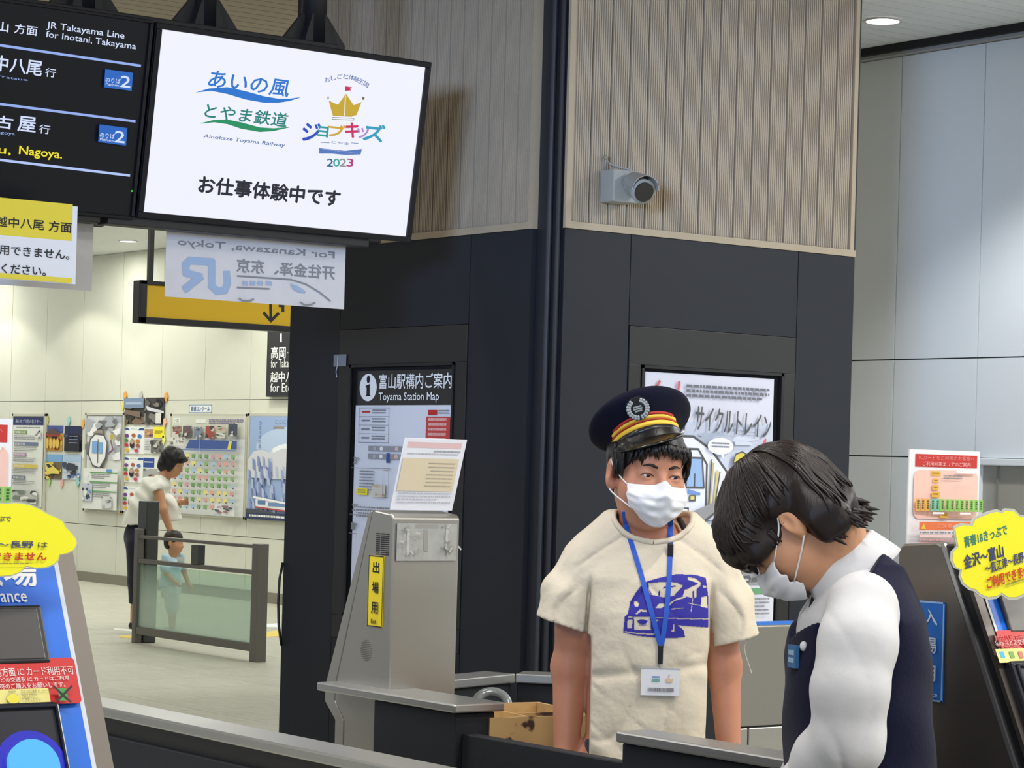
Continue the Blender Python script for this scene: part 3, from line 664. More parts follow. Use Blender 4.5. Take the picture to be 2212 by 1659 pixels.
for i, (bx, lb, cs) in enumerate(photos):
    def dr(s, cs=cs, i=i):
        s.rect(0, 0, 1, .45, ink(cs[1] if i > 1 else cs[0])); s.pic(0, .3, 1, 1, [cs[-1]] + cs[2:], 30 + i, 16)
        if i == 0: s.poly([(.08, .3), (.5, .1), (.92, .3), (.8, .36), (.2, .36)], ink((90, 70, 60))); s.rect(.1, .36, .9, .42, ink((170, 44, 34))); [s.ell(.2 + .2 * k, .7, .09, .2, ink((222, 184, 84))) for k in range(4)]
        if i == 1: s.rect(.1, .55, .95, 1, ink((20, 22, 32))); [s.rect(.35, .38 + .13 * k, .85, .42 + .13 * k, ink((120, 130, 170))) for k in range(3)]
        if i == 2: s.poly([(.15, .35), (.35, .32), (.95, .68), (.95, .78), (.3, .78), (.15, .6)], ink((228, 208, 100))); s.poly([(.2, .4), (.33, .38), (.55, .5), (.3, .55)], ink((40, 44, 50)))
        if i == 3: s.poly([(.2, .5), (.35, .32), (.7, .36), (.9, .55), (.8, .62), (.25, .64)], ink((52, 56, 70)))
    poster('photo_poster', lb + ' on the far wall', bx, ink(cs[0]), dr, group='photo posters left of the train case')
wcase('narrow grey framed notice case on the poster wall holding the bicycle train poster', (184, 891, 262, 1109))
def d_tr(s):
    s.rect(0, 0, 1, .47, ink((196, 200, 206))); s.pic(.0, .0, 1, .47, [(210, 212, 216), (110, 112, 118), (170, 174, 184), (236, 236, 240), (150, 140, 130)], 12, 26)
    s.poly([(.16, .25), (.3, .19), (.55, .2), (.66, .28), (.62, .45), (.45, .56), (.25, .53), (.12, .42)], cl); s.line([(.16, .25), (.3, .19), (.55, .2), (.66, .28), (.62, .45), (.45, .56), (.25, .53), (.12, .42), (.16, .25)], .02, DK)
    s.rect(.22, .27, .38, .4, ink((120, 166, 220))); s.rect(.42, .28, .54, .4, ink((120, 166, 220))); s.line([(.4, .25), (.4, .5)], .015, DK); s.ell(.8, .22, .05, .03, ink((190, 170, 60))); s.line([(.78, .26), (.85, .36), (.72, .4)], .03, ink((120, 96, 120)))
    s.rect(0, .56, 1, 1, ink((226, 228, 226)))
    for y in (.6, .7, .8): s.rect(.2, y, 1, y + .014, ink((100, 160, 100))); s.ell(.1, y + .03, .08, .03, ink((230, 232, 230))); s.micro(.25, y + .02, .8, y + .08, 3, GRY, int(y * 50), .4)
    s.rect(.7, .565, .85, .595, ink((90, 150, 210))); s.pic(.0, .73, .3, .92, [(190, 200, 214), (60, 66, 80), (120, 150, 200), (230, 230, 230)], 5, 9); s.pic(.6, .86, .9, .98, [(210, 212, 212), (130, 134, 140), (180, 184, 190)], 15, 8)
poster('poster', 'drawn railcar poster in the narrow wall case', (190, 899, 258, 1103), LG, d_tr, a=13.044)
def ph(cs, seed, f=None):
    def d(s):
        s.pic(0, 0, 1, 1, cs, seed, 16)
        if f: f(s)
    return d
poster('photo_poster', 'photo poster of a train under grey sky, upper left of the taped pair', (271, 860, 312, 917), LG, ph([(66, 62, 54), (80, 74, 60), (120, 100, 84), (50, 48, 44), (96, 84, 66)], 4, lambda s: (s.rect(0, 0, 1, .38, ink((120, 140, 170))), s.rect(.1, .15, .9, .25, ink((160, 180, 206))), s.poly([(.1, .45), (.85, .52), (.85, .75), (.1, .6)], ink((120, 100, 88))))), group='taped photo posters')
poster('photo_poster', 'photo poster with white streaks over dark rails, upper right of the taped pair', (315, 859, 356, 918), LG, ph([(60, 58, 60), (40, 40, 44), (96, 92, 90), (30, 30, 34), (120, 116, 110)], 6, lambda s: (s.poly([(.1, .3), (.4, .38), (1, .5), (1, .58), (.3, .5), (.15, .45)], ink((206, 208, 216))), s.rect(.6, .56, .88, .95, ink((220, 220, 214))))), group='taped photo posters')
blobs = ((110, 60, 140), (180, 90, 50), (60, 120, 190), (70, 140, 60), (190, 120, 40), (190, 50, 60), (160, 90, 70), (220, 180, 50), (200, 70, 100))
for i, bx in enumerate(((268, 922, 310, 981), (267, 986, 308, 1043), (265, 1050, 305, 1107))):
    def dq(s):
        s.poly([(.0, .03), (.2, .03), (.3, .12), (.0, .12)], ink((50, 80, 150))); s.poly([(.8, .03), (1, .03), (1, .12), (.7, .12)], ink((50, 80, 150))); s.text(.34, .05, .66, .1, 'クイズ', ink((60, 70, 110)))
        for k, c in enumerate(blobs):
            x = (.16, .5, .8, .15, .72, .17, .74, .22, .68)[k]; y = (.33, .31, .34, .5, .52, .67, .69, .86, .87)[k]; s.ell(x, y, .1, .07, ink(c))
        s.ell(.47, .6, .12, .17, ink((170, 140, 120))); s.ell(.47, .66, .11, .13, ink((34, 26, 26))); s.ell(.47, .56, .09, .08, ink((190, 160, 140)))
    poster('quiz_sheet', ('topmost', 'middle', 'lowest')[i] + ' of three white quiz sheets with coloured dots on the far wall', bx, ink((236, 238, 240)), dq, group='quiz sheets with coloured dots')
poster('info_sheet', 'white sheet with train photo beside the topmost quiz sheet', (312, 924, 354, 981), ink((228, 230, 230)), lambda s: (s.pic(.02, .05, .6, .38, [(180, 140, 110), (90, 70, 110), (210, 160, 110)], 5, 6), s.micro(.06, .45, .35, .9, 7, GRY, 6, .4), s.pic(.38, .45, .98, .97, [(110, 108, 104), (70, 68, 68), (170, 164, 150), (200, 200, 196)], 6, 10)))
poster('yellow_note', 'bright yellow note stuck over the sheet beside the quiz sheets', (331, 922, 354, 946), ink((240, 230, 40)), lambda s: s.micro(.15, .35, .85, .7, 3, ink((110, 100, 30)), 4), a=13.066, cat='note')
poster('info_sheet', 'blue and white sheet behind the woman in the white top', (310, 986, 352, 1040), ink((228, 230, 230)), lambda s: (s.rect(0, .05, .55, .45, ink((40, 70, 150))), s.micro(.05, .2, .5, .3, 1, Wt), s.pic(.0, .5, 1, 1, [(170, 170, 170), (70, 70, 72), (210, 210, 206)], 8, 8)))
wcase('wide grey framed notice case on the poster wall behind the woman in white', (368, 893, 528, 1123))
def d_wide(s):
    s.rect(.0, 0, 1, .22, ink((206, 208, 196))); s.rect(.02, .02, .11, .065, ink((236, 236, 232))); s.text(.03, .025, .1, .06, '1位', K); s.rect(.34, .03, .48, .07, ink((230, 232, 228))); s.micro(.52, .03, .98, .085, 3, ink((120, 110, 150)), 7)
    cs = ((150, 110, 96), (90, 84, 90), (120, 130, 150), (160, 70, 60), (190, 180, 160), (60, 70, 90))
    for i, (x, y) in enumerate(((.02, .1), (.18, .1), (.34, .11), (.51, .1), (.67, .1), (.84, .08))):
        h = .06 if i in (0, 4) else .12
        s.pic(x, y, x + .12, y + h, [cs[i], cs[(i + 2) % 6], (60, 58, 58), (206, 200, 190)], 40 + i, 6)
        if h < .1: s.pic(x, y + .065, x + .12, y + .12, [(206, 204, 196), cs[(i + 3) % 6], (70, 66, 64)], 50 + i, 6)
    for i in range(2): s.pic(.02 + .13 * i, .22, .13 + .13 * i, .3, [(214, 214, 208), (140, 142, 140), (90, 90, 92)], 60 + i, 6)
    s.poly([(.34, .24), (.98, .245), (.98, .33), (.29, .33)], ink((58, 84, 150))); s.poly([(.18, .335), (.98, .335), (.98, .35), (.2, .35)], ink((110, 130, 180))); s.poly([(.88, .25), (.92, .25), (.9, .33), (.86, .33)], ink((220, 210, 80)))
    rnd = random.Random(5); pal = ((214, 160, 150), (130, 170, 110), (226, 212, 130), (160, 190, 220), (206, 150, 160), (110, 150, 96))
    for r in range(8):
        for c in range(11):
            x = .03 + c * .088; y = .385 + r * .073
            if r == 7 and c > 7: continue
            k = rnd.choice(pal); s.poly([(x, y), (x + .055, y), (x + .055, y + .03), (x + .03, y + .04), (x, y + .04)], ink(k), False); s.k += .05; s.rect(x + .032, y + .033, x + .05, y + .046, ink((70, 84, 70)), False); s.k -= .05
    s.k += 1; s.line([(.49, 0), (.49, 1)], .006, ink((206, 210, 206)))
    s.pic(.72, .88, .98, .99, [(220, 220, 222), (80, 80, 90), (150, 110, 110), (180, 190, 206)], 9, 14)
poster('display_sheet', 'large white sheet with photos, blue banner and rows of coloured squares in the wide case', (372, 899, 524, 1118), ink((222, 224, 224)), d_wide, a=13.044)
wcase('rightmost grey framed notice case on the poster wall, cut off by the pillar', (536, 892, 640, 1132))
def d_mt(s):
    s.rect(0, 0, 1, 1, ink((150, 172, 214))); s.ell(.9, .3, .75, .2, ink((180, 198, 228))); s.text(.55, .035, .95, .07, 'ここにしか', ink((110, 120, 150))); s.rect(.52, .1, .75, .118, ink((150, 130, 110)))
    for k in range(6): s.text(.2 + .01 * (k % 2), .05 + .045 * k, .26, .085 + .045 * k, 'うなづきの風'[k], ink((86, 100, 140)))
    s.poly([(0, .42), (.12, .34), (.3, .325), (.45, .35), (.6, .3), (.75, .29), (.9, .34), (1, .4), (1, .6), (0, .6)], ink((206, 208, 216)))
    s.line([(.55, .33), (.68, .3), (.8, .285), (.92, .31)], .05, ink((232, 236, 244)))
    rnd = random.Random(4)
    for k in range(60):
        x = rnd.uniform(0, .95); y = rnd.uniform(.38, .85); c = rnd.choice(((150, 164, 206), (124, 140, 190), (176, 186, 216), (112, 126, 178))); s.poly([(x, y), (min(x + .05, 1), y + .02), (min(x + .07, 1), y + .12), (x + .01, y + .1)], ink(c), False); s.k += .05
    s.k += 1; s.ell(.98, .2, .06, .05, ink((70, 70, 60)))
    s.poly([(.2, .78), (.9, .83), (.9, .9), (.2, .89)], ink((224, 228, 234))); s.rect(.25, .815, .42, .855, ink((90, 120, 170))); s.rect(.48, .83, .85, .865, ink((110, 140, 186))); s.line([(.15, .785), (.92, .835)], .02, ink((240, 240, 244))); s.line([(.2, .88), (.9, .905)], .015, ink((180, 70, 70)))
    s.rect(.0, .93, 1, 1, ink((40, 52, 92))); s.poly([(0, .9), (.3, .9), (.8, .94), (0, .94)], ink((70, 74, 86))); s.micro(.08, .955, .85, .98, 1, Wt, 4, .8)
poster('mountain_poster', 'blue snowy mountain poster with white cable car in the rightmost wall case', (541, 899, 634, 1127), ink((150, 172, 214)), d_mt, a=13.044)
poster('name_plate', 'small white sign with blue lettering above the wide notice case', (409, 874, 457, 892), ink((232, 234, 236)), lambda s: (s.frame(.0, .0, 1, 1, .01, ink((150, 170, 196))), s.text(.08, .22, .92, .78, '鉄道コンクール', ink((70, 100, 170)), .01)), cat='sign')
# paper cut-outs stuck round the posters
R0 = random.Random(11)
cuts = ((932, 20, 'orange', (236, 160, 60), 'above the left taped photo poster'), (1048, 20, 'grey', (190, 186, 190), 'between the taped photo posters'), (1238, 25, 'orange', (236, 160, 60), 'at the top right of the taped photo posters'), (915, 90, 'yellow', (230, 216, 90), 'left of the taped photo posters'),
        (350, 200, 'yellow', (220, 214, 90), 'above the red gate photo poster'), (512, 205, 'cyan', (150, 210, 214), 'above the night scene photo poster'), (618, 225, 'orange', (236, 170, 70), 'right of the night scene photo poster'), (328, 395, 'cream', (236, 226, 170), 'left of the red gate photo poster'),
        (365, 662, 'green', (170, 210, 130), 'under the yellow train photo poster'), (460, 672, 'pink', (230, 170, 170), 'between the two lower photo posters'), (580, 665, 'cyan', (150, 206, 204), 'under the dark locomotive photo poster'), (622, 450, 'white', (236, 236, 234), 'right of the four photo posters'),
        (1228, 215, 'pink', (236, 180, 160), 'right of the taped photo posters'), (905, 405, 'yellow', (226, 216, 100), 'left of the topmost quiz sheet'), (908, 528, 'orange', (236, 180, 90), 'left of the middle quiz sheet'), (898, 690, 'yellow', (232, 222, 80), 'above the lowest quiz sheet'),
        (895, 870, 'yellow', (234, 200, 90), 'left of the lowest quiz sheet'), (950, 915, 'orange', (240, 180, 80), 'under the lowest quiz sheet'), (1220, 345, 'lemon', (240, 236, 120), 'under the bright yellow note'), (316, 640, 'pink', (232, 180, 180), 'left of the yellow train photo poster'))
for (cx, cy, cn, cc, where) in cuts:
    u, v = cx / 3.456, 850 + cy / 3.456
    P = pa(u, v, 13.066); w, h = .09, .13
    pts = [(.5 + (.5 if k % 2 == 0 else .34) * math.cos(k * math.pi / 5 + R0.random() * .3), .5 + (.5 if k % 2 == 0 else .34) * math.sin(k * math.pi / 5)) for k in range(10)]
    o = Sheet(w, h, ink(cc), .003, outline=pts).build('paper_cutout', P + Vector((0, w / 2, h / 2)), EXA); tag(o, 'small %s paper cut-out stuck %s' % (cn, where), 'paper cut-out', 'paper cut-outs round the posters')
# ================================================================== GLASS BARRIER
A0 = pz(305, 1388, 0); A1 = pz(546, 1430, 0); a_ = (A0.x + A1.x) / 2
r = thing('glass_barrier', 'glazed barrier with dark steel posts and rails on the hall floor', 'barrier', (a_, A1.y, 0))
Lb = A0.y - A1.y; BM = mat((112, 109, 102), .38, metal=.5)
MB().box(-.045, .045, -.04, .05, 0, .86, BM).build('post', parent=r, bevel=.004)
MB().box(-.03, .03, Lb - .03, Lb + .03, 0, .90, BM).build('post', parent=r, bevel=.004)
MB().box(.035, .145, Lb - .05, Lb + .10, .0, 1.12, mat((66, 68, 66), .35, metal=.2)).build('end_cabinet', parent=r, bevel=.01)
for nm, z0, z1 in (('top_rail', .825, .85), ('middle_rail', .632, .665), ('bottom_rail', .07, .13)):
    MB().box(-.025, .025, .05, Lb - .03, z0, z1, BM).build(nm, parent=r, bevel=.004)
MB().box(-.03, .03, pa(436, 1170, a_).y - A1.y, pa(421, 1170, a_).y - A1.y, .665, .81, mat((60, 62, 60), .4)).build('rail_support', parent=r)
gm = bpy.data.materials.new('green_glass'); gm.use_nodes = True; nt = gm.node_tree; p = nt.nodes['Principled BSDF']; out = nt.nodes['Material Output']
p.inputs['Base Color'].default_value = (*s2l((222, 236, 226)), 1); p.inputs['Roughness'].default_value = .12
tr = nt.nodes.new('ShaderNodeBsdfTransparent'); tr.inputs[0].default_value = (.82, .93, .87, 1)
ms = nt.nodes.new('ShaderNodeMixShader'); ms.inputs[0].default_value = .30
tcg = nt.nodes.new('ShaderNodeTexCoord'); sx = nt.nodes.new('ShaderNodeSeparateXYZ'); nt.links.new(tcg.outputs['Object'], sx.inputs[0])
mrg = nt.nodes.new('ShaderNodeMapRange'); mrg.inputs[1].default_value = .33; mrg.inputs[2].default_value = .6; mrg.inputs[3].default_value = .50; mrg.inputs[4].default_value = .17
nt.links.new(sx.outputs[2], mrg.inputs[0]); nt.links.new(mrg.outputs[0], ms.inputs[0])
nt.links.new(tr.outputs[0], ms.inputs[1]); nt.links.new(p.outputs[0], ms.inputs[2]); nt.links.new(ms.outputs[0], out.inputs[0])
MB().box(-.004, .004, .05, Lb - .03, .13, .62, gm).build('glass_pane', parent=r)
S = Sheet(.10, .07, ink((226, 230, 226)), .001); o = S.build('paper_label', pa(383, 1203, a_ - .006), EXA, parent=r)
# floor stickers behind the barrier
for (pp, cc, nm, lb) in ((((247, 1357), (300, 1359), (300, 1365)), (232, 232, 226), 'white', "white floor sticker at the standing woman's feet"), (((258, 1373), (300, 1371), (300, 1379)), (222, 196, 90), 'yellow', "yellow floor sticker just in front of the standing woman's feet"),
                        (((555, 1349), (604, 1346), (604, 1355)), (226, 230, 236), 'white', 'white floor sticker right of the glass barrier'), (((552, 1370), (604, 1360), (604, 1374)), (222, 196, 90), 'yellow', 'yellow floor sticker right of the glass barrier')):
    ps = [pz(*x, .002) for x in pp]; c0 = ps[0]
    ps.append(ps[0] + (ps[2] - ps[1]) * .5)
    tag(MB().add([(p_.x - c0.x, p_.y - c0.y, 0) for p_ in ps] + [(p_.x - c0.x, p_.y - c0.y, -.002) for p_ in ps], [(0, 1, 2, 3), (7, 6, 5, 4), (0, 4, 5, 1), (1, 5, 6, 2), (2, 6, 7, 3), (3, 7, 4, 0)], ink(cc)).build('floor_sticker', loc=c0), lb, 'floor sticker')
# ================================================================== GATE MACHINES
def machine(name, label, loc, rotz, W, seam, front, cover, body=STEEL_V):
    r = thing(name, label, 'ticket gate', loc, rotz)
    (s0, s1), (f0, f1) = seam, front      # depth from the back at z 1.388 and z .985
    prof_b = [(0, 0), (0, 1.374), (-.012, 1.382), (-s0 + .012, 1.388), (-s0, 1.383), (-s1, .985), (-s1, .955), (-s1 + .04, .915), (-s1 + .045, 0)]
    MB().prism(prof_b, 'x', 0, W, body).build('body', parent=r, bevel=.004)
    q = .003
    prof_c = [(-s0 - q, 1.385), (-f0 + .012, 1.387), (-f0, 1.375), (-f1, .985), (-f1, .95), (-f1 + .045, .912), (-f1 + .05, 0), (-s1 + .045 - q, 0), (-s1 + .04 - q, .915), (-s1 - q, .955), (-s1 - q, .985)]
    MB().prism(prof_c, 'x', 0.002, W - .002, cover).build('front_cover', parent=r, bevel=.004)
    if cover is BLACK:
        MB().prism([(-s0 + .002, 1.386), (-s0 - .006, 1.387), (-s1 - .006, .985), (-s1 - .006, .955), (-s1 + .002, .955), (-s1 + .002, .985)], 'x', -.002, .004, STEEL).build('edge_trim', parent=r)
    return r
XM = thing  # keep name short
exitm = machine('ticket_gate', 'slim steel exit gate machine with yellow side sign, left of the booth', (3.178, 4.424, 0), math.pi, .178, (.085, .215), (.105, .26), STEEL_V)
bpy.context.view_layer.update()
P = Vector((2.9975, 4.512, 1.288)); S = Sheet(.058, .156, mat((240, 214, 40), .4), .002)
S.frame(0, 0, 1, 1, .0022, K)
for i, ch in enumerate('出場用'): S.text(.3, .08 + .285 * i, .74, .245 + .285 * i, ch, K, .02)
S.text(.33, .89, .68, .955, 'Exit', K, .02)
S.build('side_sign', P, EXA, parent=exitm)
S = Sheet(.05, .05, None)
for k in range(11):
    for c in (0, .38, .72): S.rect(c, k * .09, c + .3, k * .09 + .05, mat((30, 30, 30), .8), False)
S.build('louvre', Vector((2.9995, 4.489, 1.338)), EXA, parent=exitm)
S = Sheet(.048, .048, None)
for i in range(12):
    for j in range(12):
        x, y = (i + .5) / 12, (j + .5) / 12
        if (x - .5) ** 2 + (y - .5) ** 2 < .24: S.ell(x, y, .022, .022, mat((70, 68, 64), .8), 6, False)
S.build('speaker_grille', pa(779, 1380, 2.9995), EXA, parent=exitm)
# clear pocket with old tape on the back panel
S = Sheet(.160, .082, mat((168, 168, 162), .22, noise=.08, nscale=40), .0015)
rnd = random.Random(3)
tp = mat((188, 187, 180), .3); tpd = mat((150, 148, 140), .4)
S.rect(.3, .03, .68, .13, tpd); S.rect(.44, .16, .51, .75, tpd); S.rect(.15, .1, .2, .8, tp); S.rect(.8, .1, .84, .72, tp)
for k in range(26):
    x = rnd.choice((.1, .17, .2, .82, .88)) + rnd.uniform(-.1, .1); y = rnd.uniform(.03, .75); a_ = rnd.uniform(0, 3)
    S.line([(x, y), (x + .06 * math.cos(a_), y + .1 * math.sin(a_))], .004, rnd.choice((tp, tpd, tp)))
S.build('clear_pocket', Vector((3.008, 4.4195, 1.362)), EXB, parent=exitm)
# curved paper notice standing on the machine
def leaning(name, label, b, w, h, lean, P, mb_draw, base, cat):
    up = Vector((0, -lean, h)).normalized(); S = Sheet(w, math.hypot(lean, h), base, .002); mb_draw(S)
    o = S.build(name, P + up * math.hypot(lean, h), EXB, up); tag(o, label, cat); return o
def d_note(s):
    s.rect(.06, .05, .93, .13, ink((226, 190, 186))); s.micro(.5, .16, .93, .21, 1, ink((170, 168, 170)), 3); s.micro(.08, .2, .9, .235, 1, ink((190, 188, 190)), 4)
    s.rect(.03, .27, .93, .73, ink((222, 206, 172))); s.micro(.45, .33, .88, .7, 7, ink((176, 166, 146)), 5, .35, True); s.micro(.06, .75, .93, .92, 4, ink((186, 186, 190)), 6, .35)
P = pb(851, 1113, 4.44)
leaning('paper_notice', 'white and cream paper notice leaning on top of the exit gate machine', 4.44, .166, .158, .05, Vector((P.x, 4.455, 1.39)), d_note, mat((232, 232, 234), .4), 'notice')

# entrance machines (fronts face the camera side)
def ent(label, loc, W=.2, cover=BLACK):
    return machine('ticket_gate', label, loc, 0, W, (.10, .295), (.135, .33), cover, DKSTEEL if cover is BLACK else STEEL_V)
FUP = Vector((0, .195, .40)).normalized()
rt = ent('ticket gate behind the bowing person, blue entrance sign on its side', (3.02, 2.93, 0))
lf = ent('near left ticket gate with blue entrance face and glowing blue card reader', (1.154, 2.822, 0))
bpy.context.view_layer.update()
P = Vector((3.0175, 2.878, 1.289)); S = Sheet(.06, .166, mat((36, 110, 200), .4), .002)
S.frame(0, 0, 1, 1, .003, ink((150, 190, 236)))
for i, ch in enumerate('入場用'): S.text(.26, .08 + .28 * i, .76, .24 + .28 * i, ch, ink((210, 226, 244)), .02)
S.text(.14, .90, .86, .955, 'Entrance', ink((210, 226, 244)), .01)
S.build('side_sign', P, EXA, parent=rt)
TRIM = brushed('trim_steel', (112, 106, 100), .42)
BLUEP = mat((18, 104, 212), .35)
def front(r, loc, W, uvP):
    """blue front with screen, edge trims and reader on the sloping face"""
    P = Vector((loc[0], loc[1] - .135, 1.378)); q = plane_uv(P, EXB, FUP, W, .43)
    return P, q
# left machine
P, q = front(lf, (1.154, 2.822), .2, None)
S = Sheet(.2, .43, None, 0, eps=.0006); S.b.prism([(.0, 0), (.2, 0), (.2, -.43), (.0, -.43)], 'y', -.004, .004, TRIM); S.k = 8
S.rect(.10, .02, .885, .99, ink((206, 212, 220))); S.rect(.13, .02, .855, .99, BLUEP)
def T(u0, v0, u1, v1, t, c=Wt, b=.02): x0, y0 = q(u0, v0); x1, y1 = q(u1, v1); S.text(x0, y0, x1, y1, t, c, b)
x0, y0 = q(-82, 1206); x1, y1 = q(79, 1272); S.text(x0, y0, x1, y1, '入場', Wt, .02); T(-62, 1279, 54, 1306, 'Entrance', Wt, .015)
S.build('entrance_face', P, EXB, FUP, parent=lf)
def slab(name, q, P, u0, v0, u1, v1, t, m, parent, off=0, bev=.003, W=.2):
    x0, y0 = q(u0, v0); x1, y1 = q(u1, v1)
    o = MB().box(x0 * W, x1 * W, -t - off, -off, -y1 * .43, -y0 * .43, m).build(name, bevel=bev)
    o.parent = parent; o.matrix_parent_inverse = parent.matrix_world.inverted(); o.matrix_world = basis(P, EXB, FUP); return o
scr = slab('screen', q, P, -120, 1318, 101, 1440, .008, mat((28, 28, 30), .4), lf, .006)
o = slab('screen_glass', q, P, -110, 1326, 88, 1432, .002, mat((72, 70, 68), .3), lf, .013, .001); 
rd = slab('card_reader', q, P, -140, 1536, 152, 1760, .02, mat((24, 25, 36), .3), lf, .002, .006)
x, y = q(20, 1560)
P2 = P + Vector(EXB) * 0
c0 = q(52, 1672); nrm = Vector(EXB).cross(FUP)
mb = MB().tube([(c0[0] * .2, -.0215, -c0[1] * .43), (c0[0] * .2, -.030, -c0[1] * .43)], .0315, glow((70, 170, 255), 1.25), 40).tube([(c0[0] * .2, -.0212, -c0[1] * .43), (c0[0] * .2, -.0235, -c0[1] * .43)], .044, glow((8, 20, 200), .9), 40)  # wider deep blue disc paints the pad's halo of light on the reader
o = mb.build('glowing_pad_and_halo'); o.parent = lf; o.matrix_parent_inverse = lf.matrix_world.inverted(); o.matrix_world = basis(P, EXB, FUP)
x0, y0 = q(-150, 1545); x1, y1 = q(143, 1740)
mb = MB()
for (a0, a1, z0, z1) in ((x0, x1, y0, y0 + .012), (x1 - .022, x1, y0, y1), (x0, x0 + .022, y0, y1)): mb.box(a0 * .2, a1 * .2, -.027, -.021, -z1 * .43, -z0 * .43, mat((34, 36, 48), .22))
o = mb.build('reader_rim', bevel=.002); o.parent = lf; o.matrix_parent_inverse = lf.matrix_world.inverted(); o.matrix_world = basis(P, EXB, FUP)
# red sticker on it
def sticker(q, P, box, label, parent, draw, W=.2):
    x0, y0 = q(*box[:2]); x1, y1 = q(*box[2:])
    S = Sheet((x1 - x0) * W, (y1 - y0) * .43, None, 0, eps=.0005); w_, h_ = S.w, S.h; rr = .005; pts = []
    for (cx, cy, a0) in ((w_ - rr, -rr, 0), (rr, -rr, 90), (rr, -h_ + rr, 180), (w_ - rr, -h_ + rr, 270)):
        for i in range(5): t = math.radians(a0 + i * 22.5 * (1)); pts.append((cx + rr * math.cos(t), cy + rr * math.sin(t)))
    S.b.prism(pts, 'y', 0, .0015, mat((200, 44, 44), .3)); draw(S, plane_uv(P + Vector(EXB) * x0 * W - FUP * y0 * .43 + nrm.normalized() * .012, EXB, FUP, S.w, S.h))
    o = S.build('notice_sticker', P + Vector(EXB) * x0 * W - FUP * y0 * .43 + nrm.normalized() * .012, EXB, FUP); tag(o, label, 'sticker'); return o
def d_s1(S, q):
    def T(u0, v0, u1, v1, t, c=ink((240, 214, 210)), b=.008): x0, y0 = q(u0, v0 + .03 * (0 - u0)); x1, y1 = q(u1, v1 - .03 * u1); S.text(x0, y0, x1, y1, t, c, b)
    T(-60, 1443, 160, 1462, '越中八尾方面 IC カード利用不可'); T(-40, 1465, 148, 1475, 'Suica などの交通系 IC カードはご利用'); T(-50, 1479, 140, 1490, 'ですが切符のご購入をお願いします。')
    x0, y0 = q(-60, 1494); x1, y1 = q(108, 1523); S.rect(x0, y0, x1, y1, ink((226, 216, 130)))
    for u, cc in ((-24, (120, 190, 120)), (26, (226, 214, 60))):
        x0, y0 = q(u - 14, 1504); x1, y1 = q(u + 12, 1523); S.rect(x0, y0, x1, y1, ink((170, 170, 160))); x, y = q(u - 1, 1513); S.ell(x, y, .045, .1, ink(cc))
    T(14, 1496, 30, 1501, '発売所', K, 0); T(40, 1495, 102, 1502, 'などの交通系 IC カード', ink((110, 100, 60)), 0); T(42, 1504, 76, 1511, '利用できません', ink((110, 100, 60)), 0); T(42, 1513, 83, 1521, 'ご注意ください', ink((110, 100, 60)), 0)
    x0, y0 = q(118, 1492); x1, y1 = q(140, 1518); S.round(x0, y0, x1, y1, .003, ink((222, 232, 222))); S.rect(x0, y0, x0 + .06, y1, ink((70, 150, 70)))
    S.line([q(110, 1489), q(146, 1522)], .0025, K); S.line([q(148, 1488), q(116, 1520)], .0025, K)
sticker(q, P, (-160, 1437, 168, 1526), 'red and yellow notice sticker on the near left ticket gate', lf, d_s1)
# right machine front
P, q = front(rt, (3.02, 2.93), .2, None)
S = Sheet(.2, .43, None, 0, eps=.0006); S.b.prism([(.0, 0), (.2, 0), (.2, -.43), (.0, -.43)], 'y', -.004, .004, TRIM); S.k = 8
S.rect(.10, .02, .94, .99, ink((222, 226, 232))); S.rect(.13, .02, .90, .99, BLUEP)
S.build('entrance_face', P, EXB, FUP, parent=rt)
slab('screen', q, P, 2140, 1270, 2290, 1368, .008, mat((96, 92, 88), .35), rt, .006)
slab('card_reader', q, P, 2162, 1436, 2330, 1690, .02, mat((26, 27, 38), .3), rt, .002, .006)
x0, y0 = q(2172, 1446); x1, y1 = q(2320, 1680)
mb = MB()
for (a0, a1, z0, z1) in ((x0, x1, y0, y0 + .012), (x1 - .022, x1, y0, y1), (x0, x0 + .03, y0, y1)): mb.box(a0 * .2, a1 * .2, -.027, -.021, -z1 * .43, -z0 * .43, mat((40, 42, 56), .22))
o = mb.build('reader_rim', bevel=.002); o.parent = rt; o.matrix_parent_inverse = rt.matrix_world.inverted(); o.matrix_world = basis(P, EXB, FUP)
def d_s2(S, q):
    def T(u0, v0, u1, v1, t, c=ink((240, 200, 196)), b=.01): x0, y0 = q(u0, v0); x1, y1 = q(u1, v1); S.text(x0, y0, x1, y1, t, c, b)
    T(2146, 1372, 2300, 1382, '越中八尾方面 IC カード利用不可', ink((220, 110, 106))); T(2146, 1383, 2300, 1391, 'Suica などの交通系 IC カードはご利用'); T(2150, 1393, 2290, 1401, 'ですが切符のご購入をお願いします。', ink((226, 130, 124)))
    x0, y0 = q(2147, 1404); x1, y1 = q(2320, 1427); S.rect(x0, y0, x1, y1, ink((230, 220, 130)))
    for u, cc in ((2162, (70, 170, 214)), (2182, (110, 160, 80)), (2201, (190, 120, 100)), (2222, (120, 160, 200))):
        x0, y0 = q(u - 7, 1409); x1, y1 = q(u + 7, 1423); S.rect(x0, y0, x1, y1, ink(cc))
sticker(q, P, (2140, 1368, 2330, 1429), 'red and yellow notice sticker on the right hand ticket gate', rt, d_s2)

